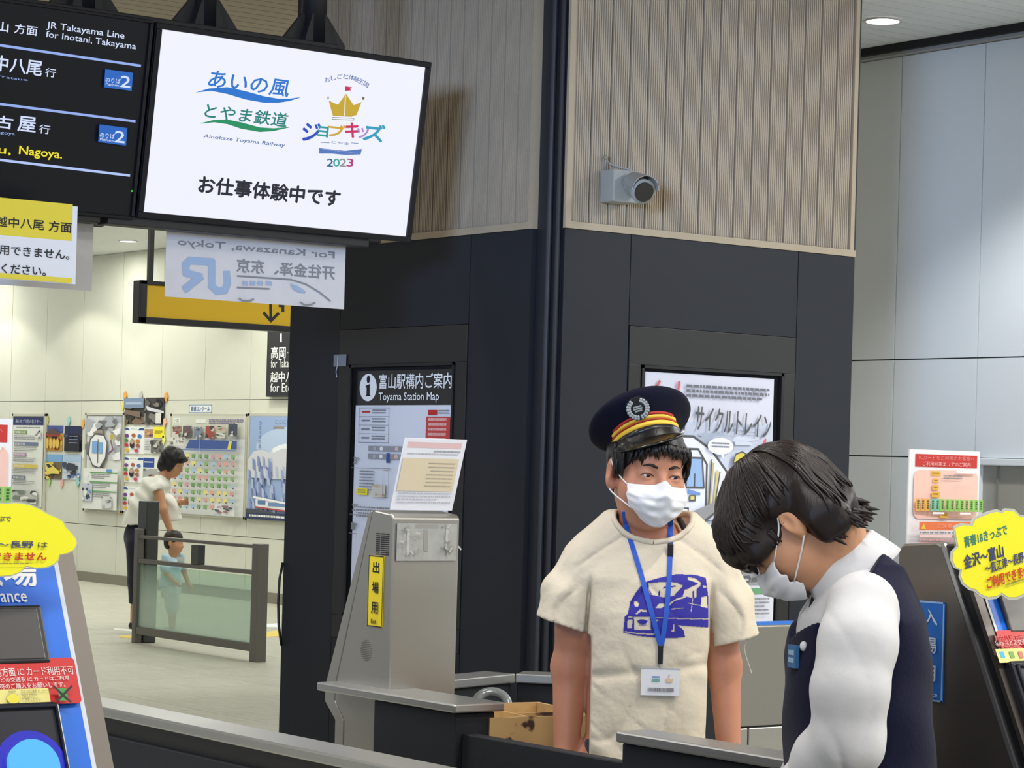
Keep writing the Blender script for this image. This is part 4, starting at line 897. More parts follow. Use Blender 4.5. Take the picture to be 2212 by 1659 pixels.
# poster boards standing behind the machines
def d_board(s):
    s.rect(.08, .04, .96, .155, ink((196, 52, 48)))
    s.text(.13, .05, .92, .09, 'ICカードをご利用のお客様へ', ink((226, 140, 134))); s.text(.18, .105, .86, .145, 'ご利用可能エリアのご案内', ink((236, 190, 186)))
    s.round(.06, .18, .97, .62, .014, ink((240, 198, 182)))
    yl = ink((224, 176, 70))
    for (x0, y0, x1, y1) in ((.29, .19, .43, .235), (.32, .255, .4, .295), (.31, .315, .4, .36), (.3, .375, .41, .425), (.42, .565, .53, .61)): s.rect(x0, y0, x1, y1, yl); s.micro(x0 + .02, y0 + .015, x1 - .02, y1 - .015, 1, ink((120, 90, 40)), 3)
    s.micro(.45, .225, .72, .265, 2, GRY, 4); s.rect(.63, .18, .9, .205, Wt)
    for k in range(14):
        c = (224, 170, 80) if k < 3 else (120, 190, 160) if k < 5 else (140, 196, 96); x = .065 + k * .064
        s.rect(x, .44, x + .058, .55, ink(c)); s.micro(x + .02, .455, x + .045, .535, 4, ink((60, 90, 50)), k, .7)
    for x in (.24, .62): s.rect(x, .558, x + .16, .575, Wt)
    s.rect(.05, .645, .97, .72, ink((226, 118, 70))); s.poly([(.075, .71), (.11, .655), (.145, .71)], ink((232, 190, 60))); s.text(.3, .665, .8, .7, 'ご注意ください', ink((240, 170, 130)))
    s.micro(.05, .735, .95, .79, 2, GRY, 8, .45); s.rect(.05, .76, .5, .785, ink((238, 200, 196))); s.micro(.05, .8, .95, .85, 2, ink((206, 150, 150)), 9, .45)
bm_ = mat((236, 237, 238), .35)
P = pb(1965, 970, 2.955); wB = pb(2117, 978, 2.955).x - P.x
S = Sheet(wB, .192, bm_, .003); S.b.prism([(0, -.19), (wB, -.19), (wB, -.36), (0, -.36)], 'y', 0, .003, bm_); d_board(S); tag(S.build('poster_board', P, EXB), 'white fare area board with red banner behind the right hand ticket gate', 'notice board')
P = pb(28, 905, 2.835)
S = Sheet(wB, .192, bm_, .003); S.b.prism([(0, -.19), (wB, -.19), (wB, -.36), (0, -.36)], 'y', 0, .003, bm_); d_board(S); tag(S.build('poster_board', P - Vector((wB, 0, 0)), EXB), 'white fare area board cut off by the left edge, behind the yellow cloud', 'notice board')
# yellow cloud-shaped signs
YC = mat((246, 238, 44), .25); LAM = mat((190, 192, 180), .2)
out = [(-10, 820), (55, 826), (100, 818), (160, 822), (230, 838), (300, 868), (360, 905), (420, 928), (465, 955), (490, 1000), (530, 1040), (565, 1085), (572, 1120), (550, 1165), (500, 1192), (440, 1203), (432, 1240), (400, 1275), (340, 1297), (260, 1300), (192, 1288), (150, 1330), (80, 1358), (-10, 1362)]
out = [(x / 3.456, 850 + y / 3.456) for x, y in out]
out = out + [(-6 - u, v) for u, v in reversed(out)]
PC = pY(-180, 1080, 2.62); PC = Vector((PC.x, 2.60, PC.z)); wq, hq = .24, .13
PC = pb(-200, 1075, 2.60); q = plane_uv(PC, EXB, UP, wq, hq)
def grow(pts, k):
    cx = sum(p[0] for p in pts) / len(pts); cy = sum(p[1] for p in pts) / len(pts); return [(cx + (x - cx) * k, cy + (y - cy) * (1 + (k - 1) * 1.6)) for x, y in pts]
oq = [q(*p) for p in out]
S = Sheet(wq, hq, LAM, .0015, outline=grow(oq, 1.02)); S.poly(oq, YC)
def T(u0, v0, u1, v1, t, c, b=.025): x0, y0 = q(u0, v0); x1, y1 = q(u1, v1); S.text(x0, y0, x1, y1, t, c, b)
ng = ink((64, 70, 110)); rr_ = ink((200, 60, 40))
T(-76, 1113, 23, 1127, '青春18きっぷで', ink((90, 90, 90)), .01); T(-88, 1168, 71, 1184, '直江津〜長野', ng); T(80, 1171, 101, 1183, 'は', ink((90, 90, 60)), .01); T(-95, 1192, 98, 1211, 'ご利用できません', rr_, .03)
S.micro(*q(-60, 1216), *q(58, 1220), 1, ink((150, 140, 60)), 3)
tag(S.build('cloud_sign', PC, EXB), 'yellow cloud-shaped sign on the near left ticket gate', 'sign')
out = [(925, 790), (1000, 765), (1080, 772), (1105, 715), (1165, 690), (1230, 662), (1300, 645), (1345, 662), (1370, 637), (1450, 640), (1500, 690), (1560, 700), (1640, 690), (1700, 740), (1720, 800), (1790, 840), (1800, 930), (1770, 1000), (1800, 1080), (1770, 1170), (1700, 1210), (1690, 1290), (1640, 1350), (1560, 1370), (1470, 1410), (1400, 1410), (1340, 1368), (1300, 1400), (1220, 1410), (1150, 1380), (1110, 1340), (1060, 1328), (1000, 1280), (975, 1220), (985, 1165), (930, 1140), (900, 1080), (905, 1010), (955, 960), (935, 870)]
out = [(1840 + x / 4.148, 950 + y / 4.148) for x, y in out]
th = .215; ex = Vector((math.cos(th), 0, math.sin(th))); up = Vector((-math.sin(th), 0, math.cos(th)))
PC = pb(2040, 1105, 2.70); wq, hq = .26, .19; q = plane_uv(PC, ex, up, wq, hq); oq = [q(*p) for p in out]
S = Sheet(wq, hq, LAM, .0015, outline=grow(oq, 1.04)); S.poly(oq, YC)
def T2(p0, p1, t, c, hh, b=.025):
    """p0 left end, p1 right end of the line's lower edge, hh height in pixels"""
    x0, y0 = q(*p0); x1, y1 = q(*p1); dy = hh / 4.15 * 4.1 / FPX / hq; S.text(x0, y0 - dy, x1, y1, t, c, b)
def px6(x, y): return (1840 + x / 4.148, 950 + y / 4.148)
T2(px6(1008, 960), px6(1395, 850), '青春18きっぷで', ink((60, 130, 110)), 88)
T2(px6(1003, 1140), px6(1360, 1050), '金沢〜富山', ng, 100, .03); T2(px6(1190, 1185), px6(1600, 1075), '〜直江津〜長野 は', ng, 75)
T2(px6(1200, 1318), px6(1640, 1200), 'ご利用できません', ink((206, 70, 40)), 84, .03); x0, y0 = q(*px6(1365, 1325)); x1, y1 = q(*px6(1600, 1270)); S.micro(x0, y0 - .03, x1, y0, 1, ink((130, 130, 60)), 4)
tag(S.build('cloud_sign', PC, ex, up), 'yellow scalloped cloud sign on the right hand ticket gate', 'sign')

# ================================================================== RAILS AND BOOTH
def railed(name, label, a0, a1, b0, b1, parts_dark, cap=.02):
    r = thing(name, label, 'barrier', ((a0 + a1) / 2, (b0 + b1) / 2, 0)); L = (b1 - b0) / 2; W2 = (a1 - a0) / 2
    MB().box(-W2, W2, -L, L, 1.0 - cap, 1.0, STEEL).build('steel_cap', parent=r, bevel=.004)
    MB().box(-W2 + .02, W2 - .02, -L + .01, L - .01, .93, 1.0 - cap, BLACK).build('recess_strip', parent=r)  # black recessed strip between cap and panel
    MB().box(-W2 + .008, W2 - .008, -L + .005, L - .005, 0, .945, PANEL).build('dark_panel', parent=r, bevel=.003)
    return r
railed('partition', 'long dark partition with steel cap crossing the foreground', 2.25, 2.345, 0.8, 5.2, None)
# booth: left counter, low front, right counter, rear counter
r = thing('booth_counter', 'dark U-shaped staff booth counter with steel caps round the capped person', 'counter', (3.0, 3.85, 0))
def wbox(name, a0, a1, b0, b1, z0, z1, m, bev=.003):
    o = MB().box(a0 - 3.0, a1 - 3.0, b0 - 3.85, b1 - 3.85, z0, z1, m).build(name, parent=r, bevel=bev); return o
wbox('steel_cap', 2.945, 3.075, 4.10, 4.63, .981, 1.0, STEEL, .004)
wbox('dark_panel', 2.96, 3.06, 4.115, 4.42, 0, .979, PANEL)
wbox('low_front_panel', 2.975, 3.005, 3.58, 4.113, 0, .938, PANEL)
wbox('steel_cap', 2.945, 3.03, 2.95, 3.578, .979, 1.0, STEEL, .004)
wbox('dark_panel', 2.96, 3.02, 2.95, 3.575, 0, .977, PANEL)
Q1 = pz(880, 1478, 1.0); Q2 = pz(1114, 1455, 1.0); Q3 = pz(1200, 1459, 1.0); Q3 = Q2 + (Q3 - Q2).normalized() * .40
def orail(Pq, Qq, ext0=0, w=.09):
    d = (Qq - Pq); d.z = 0; L = d.length; d.normalize(); n = Vector((-d.y, d.x, 0))
    if n.dot(FW) < 0: n = -n
    def pt(s, t, z): return tuple(Pq + d * s + n * t + Vector((0, 0, z - Pq.z)) - r.location)
    for nm, t0, t1, z0, z1, m in (('steel_cap', 0, w, .978, 1.0, STEEL), ('dark_panel', .012, w - .01, 0, .977, PANEL)):
        vs = [pt(s, t, z) for z in (z0, z1) for (s, t) in ((-ext0, t0), (L, t0), (L, t1), (-ext0, t1))]
        MB().add(vs, [(0, 3, 2, 1), (4, 5, 6, 7), (0, 1, 5, 4), (1, 2, 6, 5), (2, 3, 7, 6), (3, 0, 4, 7)], m).build(nm, parent=r, bevel=.003)
orail(Q1, Q2); orail(Q2, Q3)
wbox('inner_shelf', 3.006, 3.44, 4.03, 4.55, .87, .89, BLACK)
# wooden crate
c1 = pz(994, 1522, .965); c2 = pz(1058, 1553, .965); c3 = pz(1190, 1544, .965)
dx = (c3 - c2).normalized(); e_ = (c1 - c2).normalized(); e_ = Vector((e_.y, -e_.x, 0)); dx = (dx + e_).normalized(); LW = .27; LD = .28
WOOD = mat((206, 170, 116), .6, noise=.14, nscale=22); SCORCH = mat((52, 38, 28), .7, noise=.2, nscale=30)
# worn printed outside: dark blots on pale wood
wm = bpy.data.materials.new('worn_wood'); wm.use_nodes = True; nt = wm.node_tree; p = nt.nodes['Principled BSDF']; p.inputs['Roughness'].default_value = .6
tcw = nt.nodes.new('ShaderNodeTexCoord'); nz = nt.nodes.new('ShaderNodeTexNoise'); nz.inputs['Scale'].default_value = 13; nz.inputs['Detail'].default_value = 5; nt.links.new(tcw.outputs['Object'], nz.inputs['Vector'])
cr = nt.nodes.new('ShaderNodeValToRGB'); cr.color_ramp.elements[0].position = .42; cr.color_ramp.elements[0].color = (*s2l((62, 44, 30)), 1); cr.color_ramp.elements[1].position = .46; cr.color_ramp.elements[1].color = (*s2l((204, 168, 112)), 1)
nt.links.new(nz.outputs[0], cr.inputs[0]); nt.links.new(cr.outputs[0], p.inputs['Base Color'])
cr_ = thing('wooden_crate', 'worn pale wooden crate with dividers on the booth shelf', 'crate', (c2.x, c2.y, .892), math.atan2(dx.y, dx.x))
h0 = .075
MB().box(0, LW, 0, .008, 0, h0, wm).build('front_board', parent=cr_); MB().box(0, LW, LD - .008, LD, 0, h0, WOOD).build('rear_board', parent=cr_)
MB().box(0, .008, .008, LD - .008, 0, h0, wm).build('end_board', parent=cr_); MB().box(LW - .008, LW, .008, LD - .008, 0, h0, WOOD).build('end_board', parent=cr_)
MB().box(.008, LW - .008, .008, LD - .008, 0, .006, wm).build('base_board', parent=cr_)
MB().box(.137, LW - .008, .14, .146, .006, h0 - .008, wm).build('divider', parent=cr_); MB().box(.13, .136, .008, LD - .008, .006, h0 - .008, WOOD).build('divider', parent=cr_)
# grey ring behind the crate
c = pz(1062, 1520, .96); c = Vector((c.x, min(c.y, 4.5), c.z))
mb = MB(); ringp = [(math.cos(t) * .036, math.sin(t) * .036) for t in [i * 2 * math.pi / 28 for i in range(29)]]
pts = [RT * x + UP * y * .8 + FW * (y * .5) for x, y in ringp]
mb.tube(pts, .011, mat((150, 158, 160), .15, metal=.3), 14, caps=False)
o = mb.build('grey_ring', smooth=True, loc=pz(1062, 1524, .955)); tag(o, 'shiny grey ring leaning behind the wooden crate', 'ring')
# steel gate cabinet behind the booth
P = pY(1598, 1352, 5.95); zt = P.z
gc = thing('gate_cabinet', 'grey steel gate cabinet with rounded top corner behind the capped person', 'ticket gate', (P.x, P.y, 0))
Wc = .42; Rr = .045; pts = [(0, 0)] + [(Rr - Rr * math.cos(t), zt - Rr + Rr * math.sin(t)) for t in [i * math.pi / 16 for i in range(9)]] + [(Wc, zt), (Wc, 0)]
GC = brushed('cabinet_steel', (150, 148, 142), .5, (160, 160, 1))
zs = pY(1640, 1574, 5.95).z
upper = [(x, max(z, zs + .002)) for x, z in pts]
MB().prism(upper, 'y', 0, .06, GC).build('upper_casing', parent=gc, bevel=.004)
xs = pY(1638, 1590, 5.95).x - P.x
MB().box(0.004, xs - .002, .004, .056, 0, zs - .002, STEEL_V).box(xs + .002, Wc, .004, .056, 0, zs - .002, STEEL_V).build('base_panel', parent=gc, bevel=.003)
MB().box(.05, Wc - .02, .012, .05, zt, zt + .006, mat((60, 130, 230), .3)).build('blue_edge', parent=gc)
# ================================================================== FIGURES: smooth implicit bodies meshed on a grid
from mathutils.bvhtree import BVHTree
def axis(*segs):
    """segments (start, end, step) joined into one coordinate list"""
    out = []
    for a, b, st in segs:
        n = max(1, int(round((b - a) / st))); out += [a + (b - a) * i / n for i in range(n)]
    out.append(segs[-1][1]); return np.array(out, dtype=np.float64)
class Vol:
    def __init__(self, ax, ay, az): self.ax, self.ay, self.az = ax, ay, az; self.F = np.full((len(ax), len(ay), len(az)), 1.0)
    def _box(self, lo, hi):
        sl = []
        for A, l, h in zip((self.ax, self.ay, self.az), lo, hi):
            i = max(0, np.searchsorted(A, l) - 1); j = min(len(A), np.searchsorted(A, h) + 1)
            if j - i < 1: return None
            sl.append(slice(i, j))
        return sl
    def op(self, lo, hi, fn, k=.02, mode='add', pad=.03):
        m = pad + k; sl = self._box([l - m for l in lo], [h + m for h in hi])
        if sl is None: return self
        X = self.ax[sl[0]][:, None, None]; Y = self.ay[sl[1]][None, :, None]; Z = self.az[sl[2]][None, None, :]
        d = fn(X, Y, Z); A = self.F[tuple(sl)]
        if mode == 'add':
            if k > 0:
                h = np.clip(.5 + .5 * (A - d) / k, 0, 1); R = A * (1 - h) + d * h - k * h * (1 - h)
            else: R = np.minimum(A, d)
        else:
            if k > 0:
                h = np.clip(.5 - .5 * (A + d) / k, 0, 1); R = A * (1 - h) - d * h + k * h * (1 - h)
            else: R = np.maximum(A, -d)
        self.F[tuple(sl)] = R; return self
    def cap(self, a, b, ra, rb, k=.02, mode='add'):
        a = np.array(a, float); b = np.array(b, float); ba = b - a; L2 = float(ba @ ba) + 1e-12; r = max(ra, rb)
        def fn(X, Y, Z):
            px, py, pz_ = X - a[0], Y - a[1], Z - a[2]
            t = np.clip((px * ba[0] + py * ba[1] + pz_ * ba[2]) / L2, 0, 1)
            return np.sqrt((px - t * ba[0]) ** 2 + (py - t * ba[1]) ** 2 + (pz_ - t * ba[2]) ** 2) - (ra + (rb - ra) * t)
        return self.op(np.minimum(a, b) - r, np.maximum(a, b) + r, fn, k, mode)
    def chain(self, pts, rs, k=.02, mode='add'):
        for p, q, r0, r1 in zip(pts[:-1], pts[1:], rs[:-1], rs[1:]): self.cap(p, q, r0, r1, k, mode)
        return self
    def ell(self, c, r, k=.02, mode='add', R=None):
        c = np.array(c, float); r = np.array(r, float); rm = float(max(r)) if R is not None else None
        Rm = None if R is None else np.array(R.to_3x3())      # columns: ellipsoid axes
        def fn(X, Y, Z):
            x, y, z = X - c[0], Y - c[1], Z - c[2]
            if Rm is not None:
                x, y, z = (x * Rm[0, i] + y * Rm[1, i] + z * Rm[2, i] for i in range(3))
            k0 = np.sqrt((x / r[0]) ** 2 + (y / r[1]) ** 2 + (z / r[2]) ** 2); k1 = np.sqrt((x / r[0] ** 2) ** 2 + (y / r[1] ** 2) ** 2 + (z / r[2] ** 2) ** 2) + 1e-9
            return k0 * (k0 - 1) / k1
        e = r if R is None else np.array([rm] * 3)
        return self.op(c - e, c + e, fn, k, mode)
    def loft(self, rings, k=.02, mode='add', p=2.3):
        """rings: (z, cx, cy, rx, ry) from low to high"""
        zs = np.array([q[0] for q in rings]); V = np.array([q[1:] for q in rings])
        lo = [min(V[:, 0] - V[:, 2]), min(V[:, 1] - V[:, 3]), zs[0]]; hi = [max(V[:, 0] + V[:, 2]), max(V[:, 1] + V[:, 3]), zs[-1]]
        def fn(X, Y, Z):
            zz = np.clip(Z, zs[0], zs[-1]); cx, cy, rx, ry = (np.interp(zz, zs, V[:, i]) for i in range(4))
            q = (np.abs((X - cx) / rx) ** p + np.abs((Y - cy) / ry) ** p) ** (1 / p)
            d = (q - 1) * np.minimum(rx, ry); dz = np.maximum(zs[0] - Z, Z - zs[-1])
            return np.maximum(d, dz)
        return self.op(lo, hi, fn, k, mode)
    def plane(self, pt, n, k=0.004):
        """cut away everything on the side n points to"""
        pt = np.array(pt, float); n = np.array(n, float); n /= np.linalg.norm(n)
        return self.op((-9, -9, -9), (9, 9, 9), lambda X, Y, Z: -((X - pt[0]) * n[0] + (Y - pt[1]) * n[1] + (Z - pt[2]) * n[2]), k, 'sub')
    def warp(self, fn):
        X = self.ax[:, None, None]; Y = self.ay[None, :, None]; Z = self.az[None, None, :]; self.F = self.F + fn(X, Y, Z); return self
    def mesh(self):
        F = self.F; ins = F < 0; nx, ny, nz = F.shape
        c = [ins[i:nx - 1 + i, j:ny - 1 + j, k:nz - 1 + k] for i in (0, 1) for j in (0, 1) for k in (0, 1)]
        s = sum(x.astype(np.int8) for x in c); act = (s > 0) & (s < 8); I, J, Kk = np.nonzero(act); n = len(I)
        idx = np.full(act.shape, -1, dtype=np.int64); idx[I, J, Kk] = np.arange(n)
        acc = np.zeros((n, 3)); cnt = np.zeros(n)
        offs = [(i, j, k) for i in (0, 1) for j in (0, 1) for k in (0, 1)]
        for a in offs:
            for b in offs:
                if sum(abs(x - y) for x, y in zip(a, b)) != 1 or a > b: continue
                fa = F[I + a[0], J + a[1], Kk + a[2]]; fb = F[I + b[0], J + b[1], Kk + b[2]]; m = (fa < 0) != (fb < 0)
                t = np.where(m, fa / np.where(m, fa - fb, 1), 0)
                pa_ = np.stack([self.ax[I + a[0]], self.ay[J + a[1]], self.az[Kk + a[2]]], 1); pb_ = np.stack([self.ax[I + b[0]], self.ay[J + b[1]], self.az[Kk + b[2]]], 1)
                acc += (pa_ + (pb_ - pa_) * t[:, None]) * m[:, None]; cnt += m
        V = acc / cnt[:, None]; Q = []
        for d in range(3):
            sl0 = [slice(None)] * 3; sl1 = [slice(None)] * 3; sl0[d] = slice(0, -1); sl1[d] = slice(1, None)
            A = ins[tuple(sl0)]; B = ins[tuple(sl1)]; e1, e2 = [q for q in range(3) if q != d]
            for flip, msk in ((False, A & ~B), (True, ~A & B)):
                P = np.array(np.nonzero(msk)); ok = (P[e1] > 0) & (P[e2] > 0) & (P[e1] < F.shape[e1] - 1) & (P[e2] < F.shape[e2] - 1); P = P[:, ok]
                def cell(o1, o2):
                    q = P.copy(); q[e1] += o1; q[e2] += o2; return idx[q[0], q[1], q[2]]
                quad = np.stack([cell(-1, -1), cell(0, -1), cell(0, 0), cell(-1, 0)], 1)
                if flip != (d == 1): quad = quad[:, ::-1]
                Q.append(quad)
        return V, np.concatenate(Q)
    def build(self, name, m, parent=None, smooth=2):
        V, Q = self.mesh()
        me = bpy.data.meshes.new(name); me.from_pydata(V.tolist(), [], Q.tolist()); me.materials.append(m)
        me.polygons.foreach_set('use_smooth', [True] * len(Q)); me.update()
        o = bpy.data.objects.new(name, me); COL.objects.link(o); o.parent = parent
        if smooth: md = o.modifiers.new('smooth', 'SMOOTH'); md.factor = .5; md.iterations = smooth
        return o
def bvh(o):
    me = o.data; return BVHTree.FromPolygons([v.co for v in me.vertices], [tuple(p.vertices) for p in me.polygons])
def figure(name, label, X0, Y0):
    r = thing(name, label, 'person', RT * X0 + FW * Y0, math.atan2(-.6, .8))
    def L(u, v, dy=0.0):
        du, dv = u - 1106, v - 1000; x = _c * du + _s * dv; y = -_s * du + _c * dv; Y = Y0 + dy
        return Vector((x / FPX * Y - X0, dy, 1.5 - y / FPX * Y))
    return r, L
def skinmat(name, rgb, rough=.5):
    m = bpy.data.materials.new(name); m.use_nodes = True; nt = m.node_tree; p = nt.nodes['Principled BSDF']
    p.inputs['Roughness'].default_value = rough; p.inputs['Subsurface Weight'].default_value = .12; p.inputs['Subsurface Radius'].default_value = (.012, .005, .003); p.inputs['Subsurface Scale'].default_value = .6
    tc = nt.nodes.new('ShaderNodeTexCoord'); n = nt.nodes.new('ShaderNodeTexNoise'); n.inputs['Scale'].default_value = 30; n.inputs['Detail'].default_value = 4; nt.links.new(tc.outputs['Object'], n.inputs['Vector'])
    c = s2l(rgb); cr = nt.nodes.new('ShaderNodeValToRGB'); cr.color_ramp.elements[0].position = .3; cr.color_ramp.elements[1].position = .7
    cr.color_ramp.elements[0].color = (c[0] * .95, c[1] * .9, c[2] * .9, 1); cr.color_ramp.elements[1].color = (*c, 1); nt.links.new(n.outputs[0], cr.inputs[0]); nt.links.new(cr.outputs[0], p.inputs['Base Color'])
    return m
def cloth(name, rgb, rough=.8, bump=.25, bscale=60, sheen=.2, weave=0, var=.04):
    m = bpy.data.materials.new(name); m.use_nodes = True; nt = m.node_tree; p = nt.nodes['Principled BSDF']
    p.inputs['Roughness'].default_value = rough; p.inputs['Sheen Weight'].default_value = sheen; p.inputs['Specular IOR Level'].default_value = .2
    tc = nt.nodes.new('ShaderNodeTexCoord'); n = nt.nodes.new('ShaderNodeTexNoise'); n.inputs['Scale'].default_value = bscale; n.inputs['Detail'].default_value = 5; nt.links.new(tc.outputs['Object'], n.inputs['Vector'])
    b = nt.nodes.new('ShaderNodeBump'); b.inputs['Strength'].default_value = bump; b.inputs['Distance'].default_value = .006; nt.links.new(n.outputs[0], b.inputs['Height']); nt.links.new(b.outputs[0], p.inputs['Normal'])
    c = s2l(rgb); mr = nt.nodes.new('ShaderNodeMapRange'); mr.inputs[1].default_value = .3; mr.inputs[2].default_value = .7; mr.inputs[3].default_value = 1 - var; mr.inputs[4].default_value = 1 + var
    n2 = nt.nodes.new('ShaderNodeTexNoise'); n2.inputs['Scale'].default_value = 9; nt.links.new(tc.outputs['Object'], n2.inputs['Vector']); nt.links.new(n2.outputs[0], mr.inputs[0])
    mx = nt.nodes.new('ShaderNodeMix'); mx.data_type = 'RGBA'; mx.blend_type = 'MULTIPLY'; mx.inputs[0].default_value = 1; mx.inputs[6].default_value = (*c, 1); nt.links.new(mr.outputs[0], mx.inputs[7]); nt.links.new(mx.outputs[2], p.inputs['Base Color'])
    return m
def hairmat(name, rgb, rough=.38):
    m = bpy.data.materials.new(name); m.use_nodes = True; nt = m.node_tree; p = nt.nodes['Principled BSDF']
    p.inputs['Base Color'].default_value = (*s2l(rgb), 1); p.inputs['Roughness'].default_value = rough; p.inputs['Specular IOR Level'].default_value = .38
    tc = nt.nodes.new('ShaderNodeTexCoord'); mp = nt.nodes.new('ShaderNodeMapping'); mp.inputs['Scale'].default_value = (1, 1, .15); nt.links.new(tc.outputs['Object'], mp.inputs[0])
    n = nt.nodes.new('ShaderNodeTexNoise'); n.inputs['Scale'].default_value = 260; n.inputs['Detail'].default_value = 3; nt.links.new(mp.outputs[0], n.inputs['Vector'])
    b = nt.nodes.new('ShaderNodeBump'); b.inputs['Strength'].default_value = .3; b.inputs['Distance'].default_value = .002; nt.links.new(n.outputs[0], b.inputs['Height']); nt.links.new(b.outputs[0], p.inputs['Normal'])
    return m
def head_sdf(V, H, s, ears=True):
    """adds a head to volume V; H: head-to-figure matrix, s: scale; head space faces -y, origin at eye level"""
    R = H.to_3x3()
    def P(x, y, z): return H @ Vector((x * s, y * s, z * s))
    def E(c, r, k=.02, mode='add', rot=None): V.ell(P(*c), [q * s for q in r], k * s, mode, R if rot is None else R @ rot)
    E((0, .014, .036), (.074, .094, .084)); E((0, -.016, -.03), (.062, .072, .088), .03); E((0, -.034, -.078), (.040, .044, .036), .03)
    for q in (-1, 1): E((q * .036, -.046, -.036), (.028, .03, .032), .03)
    E((0, -.066, .028), (.05, .018, .02), .02)                       # brow
    for q in (-1, 1): E((q * .031, -.087, -.001), (.017, .010, .010), .012, 'sub')
    for q in (-1, 1): E((q * .031, -.068, -.001), (.0165, .0165, .0125), .008)   # lids over the eyeballs
    for q in (-1, 1): E((q * .0315, -.086, -.0022), (.0138, .012, .0034), .001, 'sub', Matrix.Rotation(q * -.10, 3, 'Y'))
    V.cap(P(0, -.083, .004), P(0, -.104, -.034), .0065 * s, .0115 * s, .012 * s)
    for q in (-1, 1): E((q * .012, -.094, -.037), (.009, .010, .008), .008)
    E((0, -.080, -.062), (.021, .014, .006), .008); E((0, -.080, -.071), (.019, .013, .006), .008)
    if ears:
        for q in (-1, 1):
            rr = Matrix.Rotation(q * .35, 3, 'Z') @ Matrix.Rotation(-.15, 3, 'X')
            E((q * .077, .016, -.010), (.008, .019, .031), .006, 'add', rr); E((q * .072, .008, -.034), (.008, .010, .012), .008)
            E((q * .088, .010, -.006), (.009, .009, .018), .004, 'sub', rr)
    return P
def eyes(root, P, H, s, look=(0, 0), iris=(38, 24, 18)):
    for q in (-1, 1):
        c = P(q * .031, -.0665, -.002); R = H.to_3x3() @ Matrix.Rotation(look[0], 3, 'Z') @ Matrix.Rotation(look[1], 3, 'X')
        mb = MB(); mb.ball((0, 0, 0), .0132 * s, mat((226, 220, 214), .25), 24, 16)
        d = .0125 * s
        mb.rings([[(k * s * math.cos(t), -math.sqrt(max((.01335 * s) ** 2 - (k * s) ** 2, 0)), k * s * math.sin(t)) for t in [i * math.pi / 12 for i in range(24)]] for k in (.0066, .0045, .0008)], mat(iris, .15), True)
        o = mb.build('eyeball', parent=root, smooth=True); o.matrix_local = Matrix.Translation(c) @ R.to_4x4()
def ribbon_on(tree, pts, dirv, off):
    out = []
    for p in pts:
        h = tree.ray_cast(Vector(p) - Vector(dirv) * .5, Vector(dirv), 1.2)
        out.append((h[0] - Vector(dirv) * off) if h[0] is not None else Vector(p))
    return out
def densify(pts, n=24):
    """smooth path through the points (Catmull-Rom)"""
    P = [Vector(p) for p in pts]; P = [P[0] * 2 - P[1]] + P + [P[-1] * 2 - P[-2]]; out = []; m = len(P) - 3
    for i in range(n + 1):
        x = i / n * m; k = min(int(x), m - 1); t = x - k; a, b, c, d = P[k:k + 4]
        out.append(.5 * ((2 * b) + (c - a) * t + (2 * a - 5 * b + 4 * c - d) * t * t + (3 * b - a - 3 * c + d) * t ** 3))
    return out
def strap(path, w, t, m, side):
    """flat band along a path; side: function(i, tangent) giving the width direction"""
    R = []
    for i, p in enumerate(path):
        tg = (path[min(i + 1, len(path) - 1)] - path[max(i - 1, 0)]).normalized(); sd = side(i, tg); sd = (sd - tg * sd.dot(tg)).normalized(); n = tg.cross(sd)
        R.append([p + sd * (w / 2) + n * (t / 2), p - sd * (w / 2) + n * (t / 2), p - sd * (w / 2) - n * (t / 2), p + sd * (w / 2) - n * (t / 2)])
    return MB().rings(R, m)
def hand_sdf(V, wrist, d, side, palm_n, s=1.0, curl=.5):
    """relaxed hand: d finger direction, side towards the thumb, palm_n out of the palm"""
    d, side, palm_n = Vector(d).normalized(), Vector(side).normalized(), Vector(palm_n).normalized(); w = Vector(wrist)
    V.cap(w, w + d * .03 * s, .021 * s, .022 * s, .015)
    for q in (-1.2, -.4, .4, 1.2): V.cap(w + d * .02 * s + side * q * .008 * s, w + d * .078 * s + side * q * .0165 * s, .013 * s, .0115 * s, .012)
    for i, (q, ln) in enumerate(((1.35, .068), (.45, .078), (-.45, .072), (-1.35, .056))):
        p = w + d * .080 * s + side * q * .0155 * s; a = 0.0; r = .0088 * s
        for j, f in enumerate((.45, .32, .23)):
            a += curl * (.5 + .15 * i) * (.7 + .3 * j); q2 = p + (d * math.cos(a) + palm_n * math.sin(a)) * ln * f * s; V.cap(p, q2, r, r * .92, .004); p = q2; r *= .92
    p0 = w + d * .022 * s + side * .020 * s; p1 = p0 + (d * .7 + side * .62 + palm_n * .35).normalized() * .042 * s; p2 = p1 + (d * .92 + side * .2 + palm_n * .35).normalized() * .034 * s
    V.cap(p0, p1, .0125 * s, .0105 * s, .012); V.cap(p1, p2, .010 * s, .0085 * s, .005)
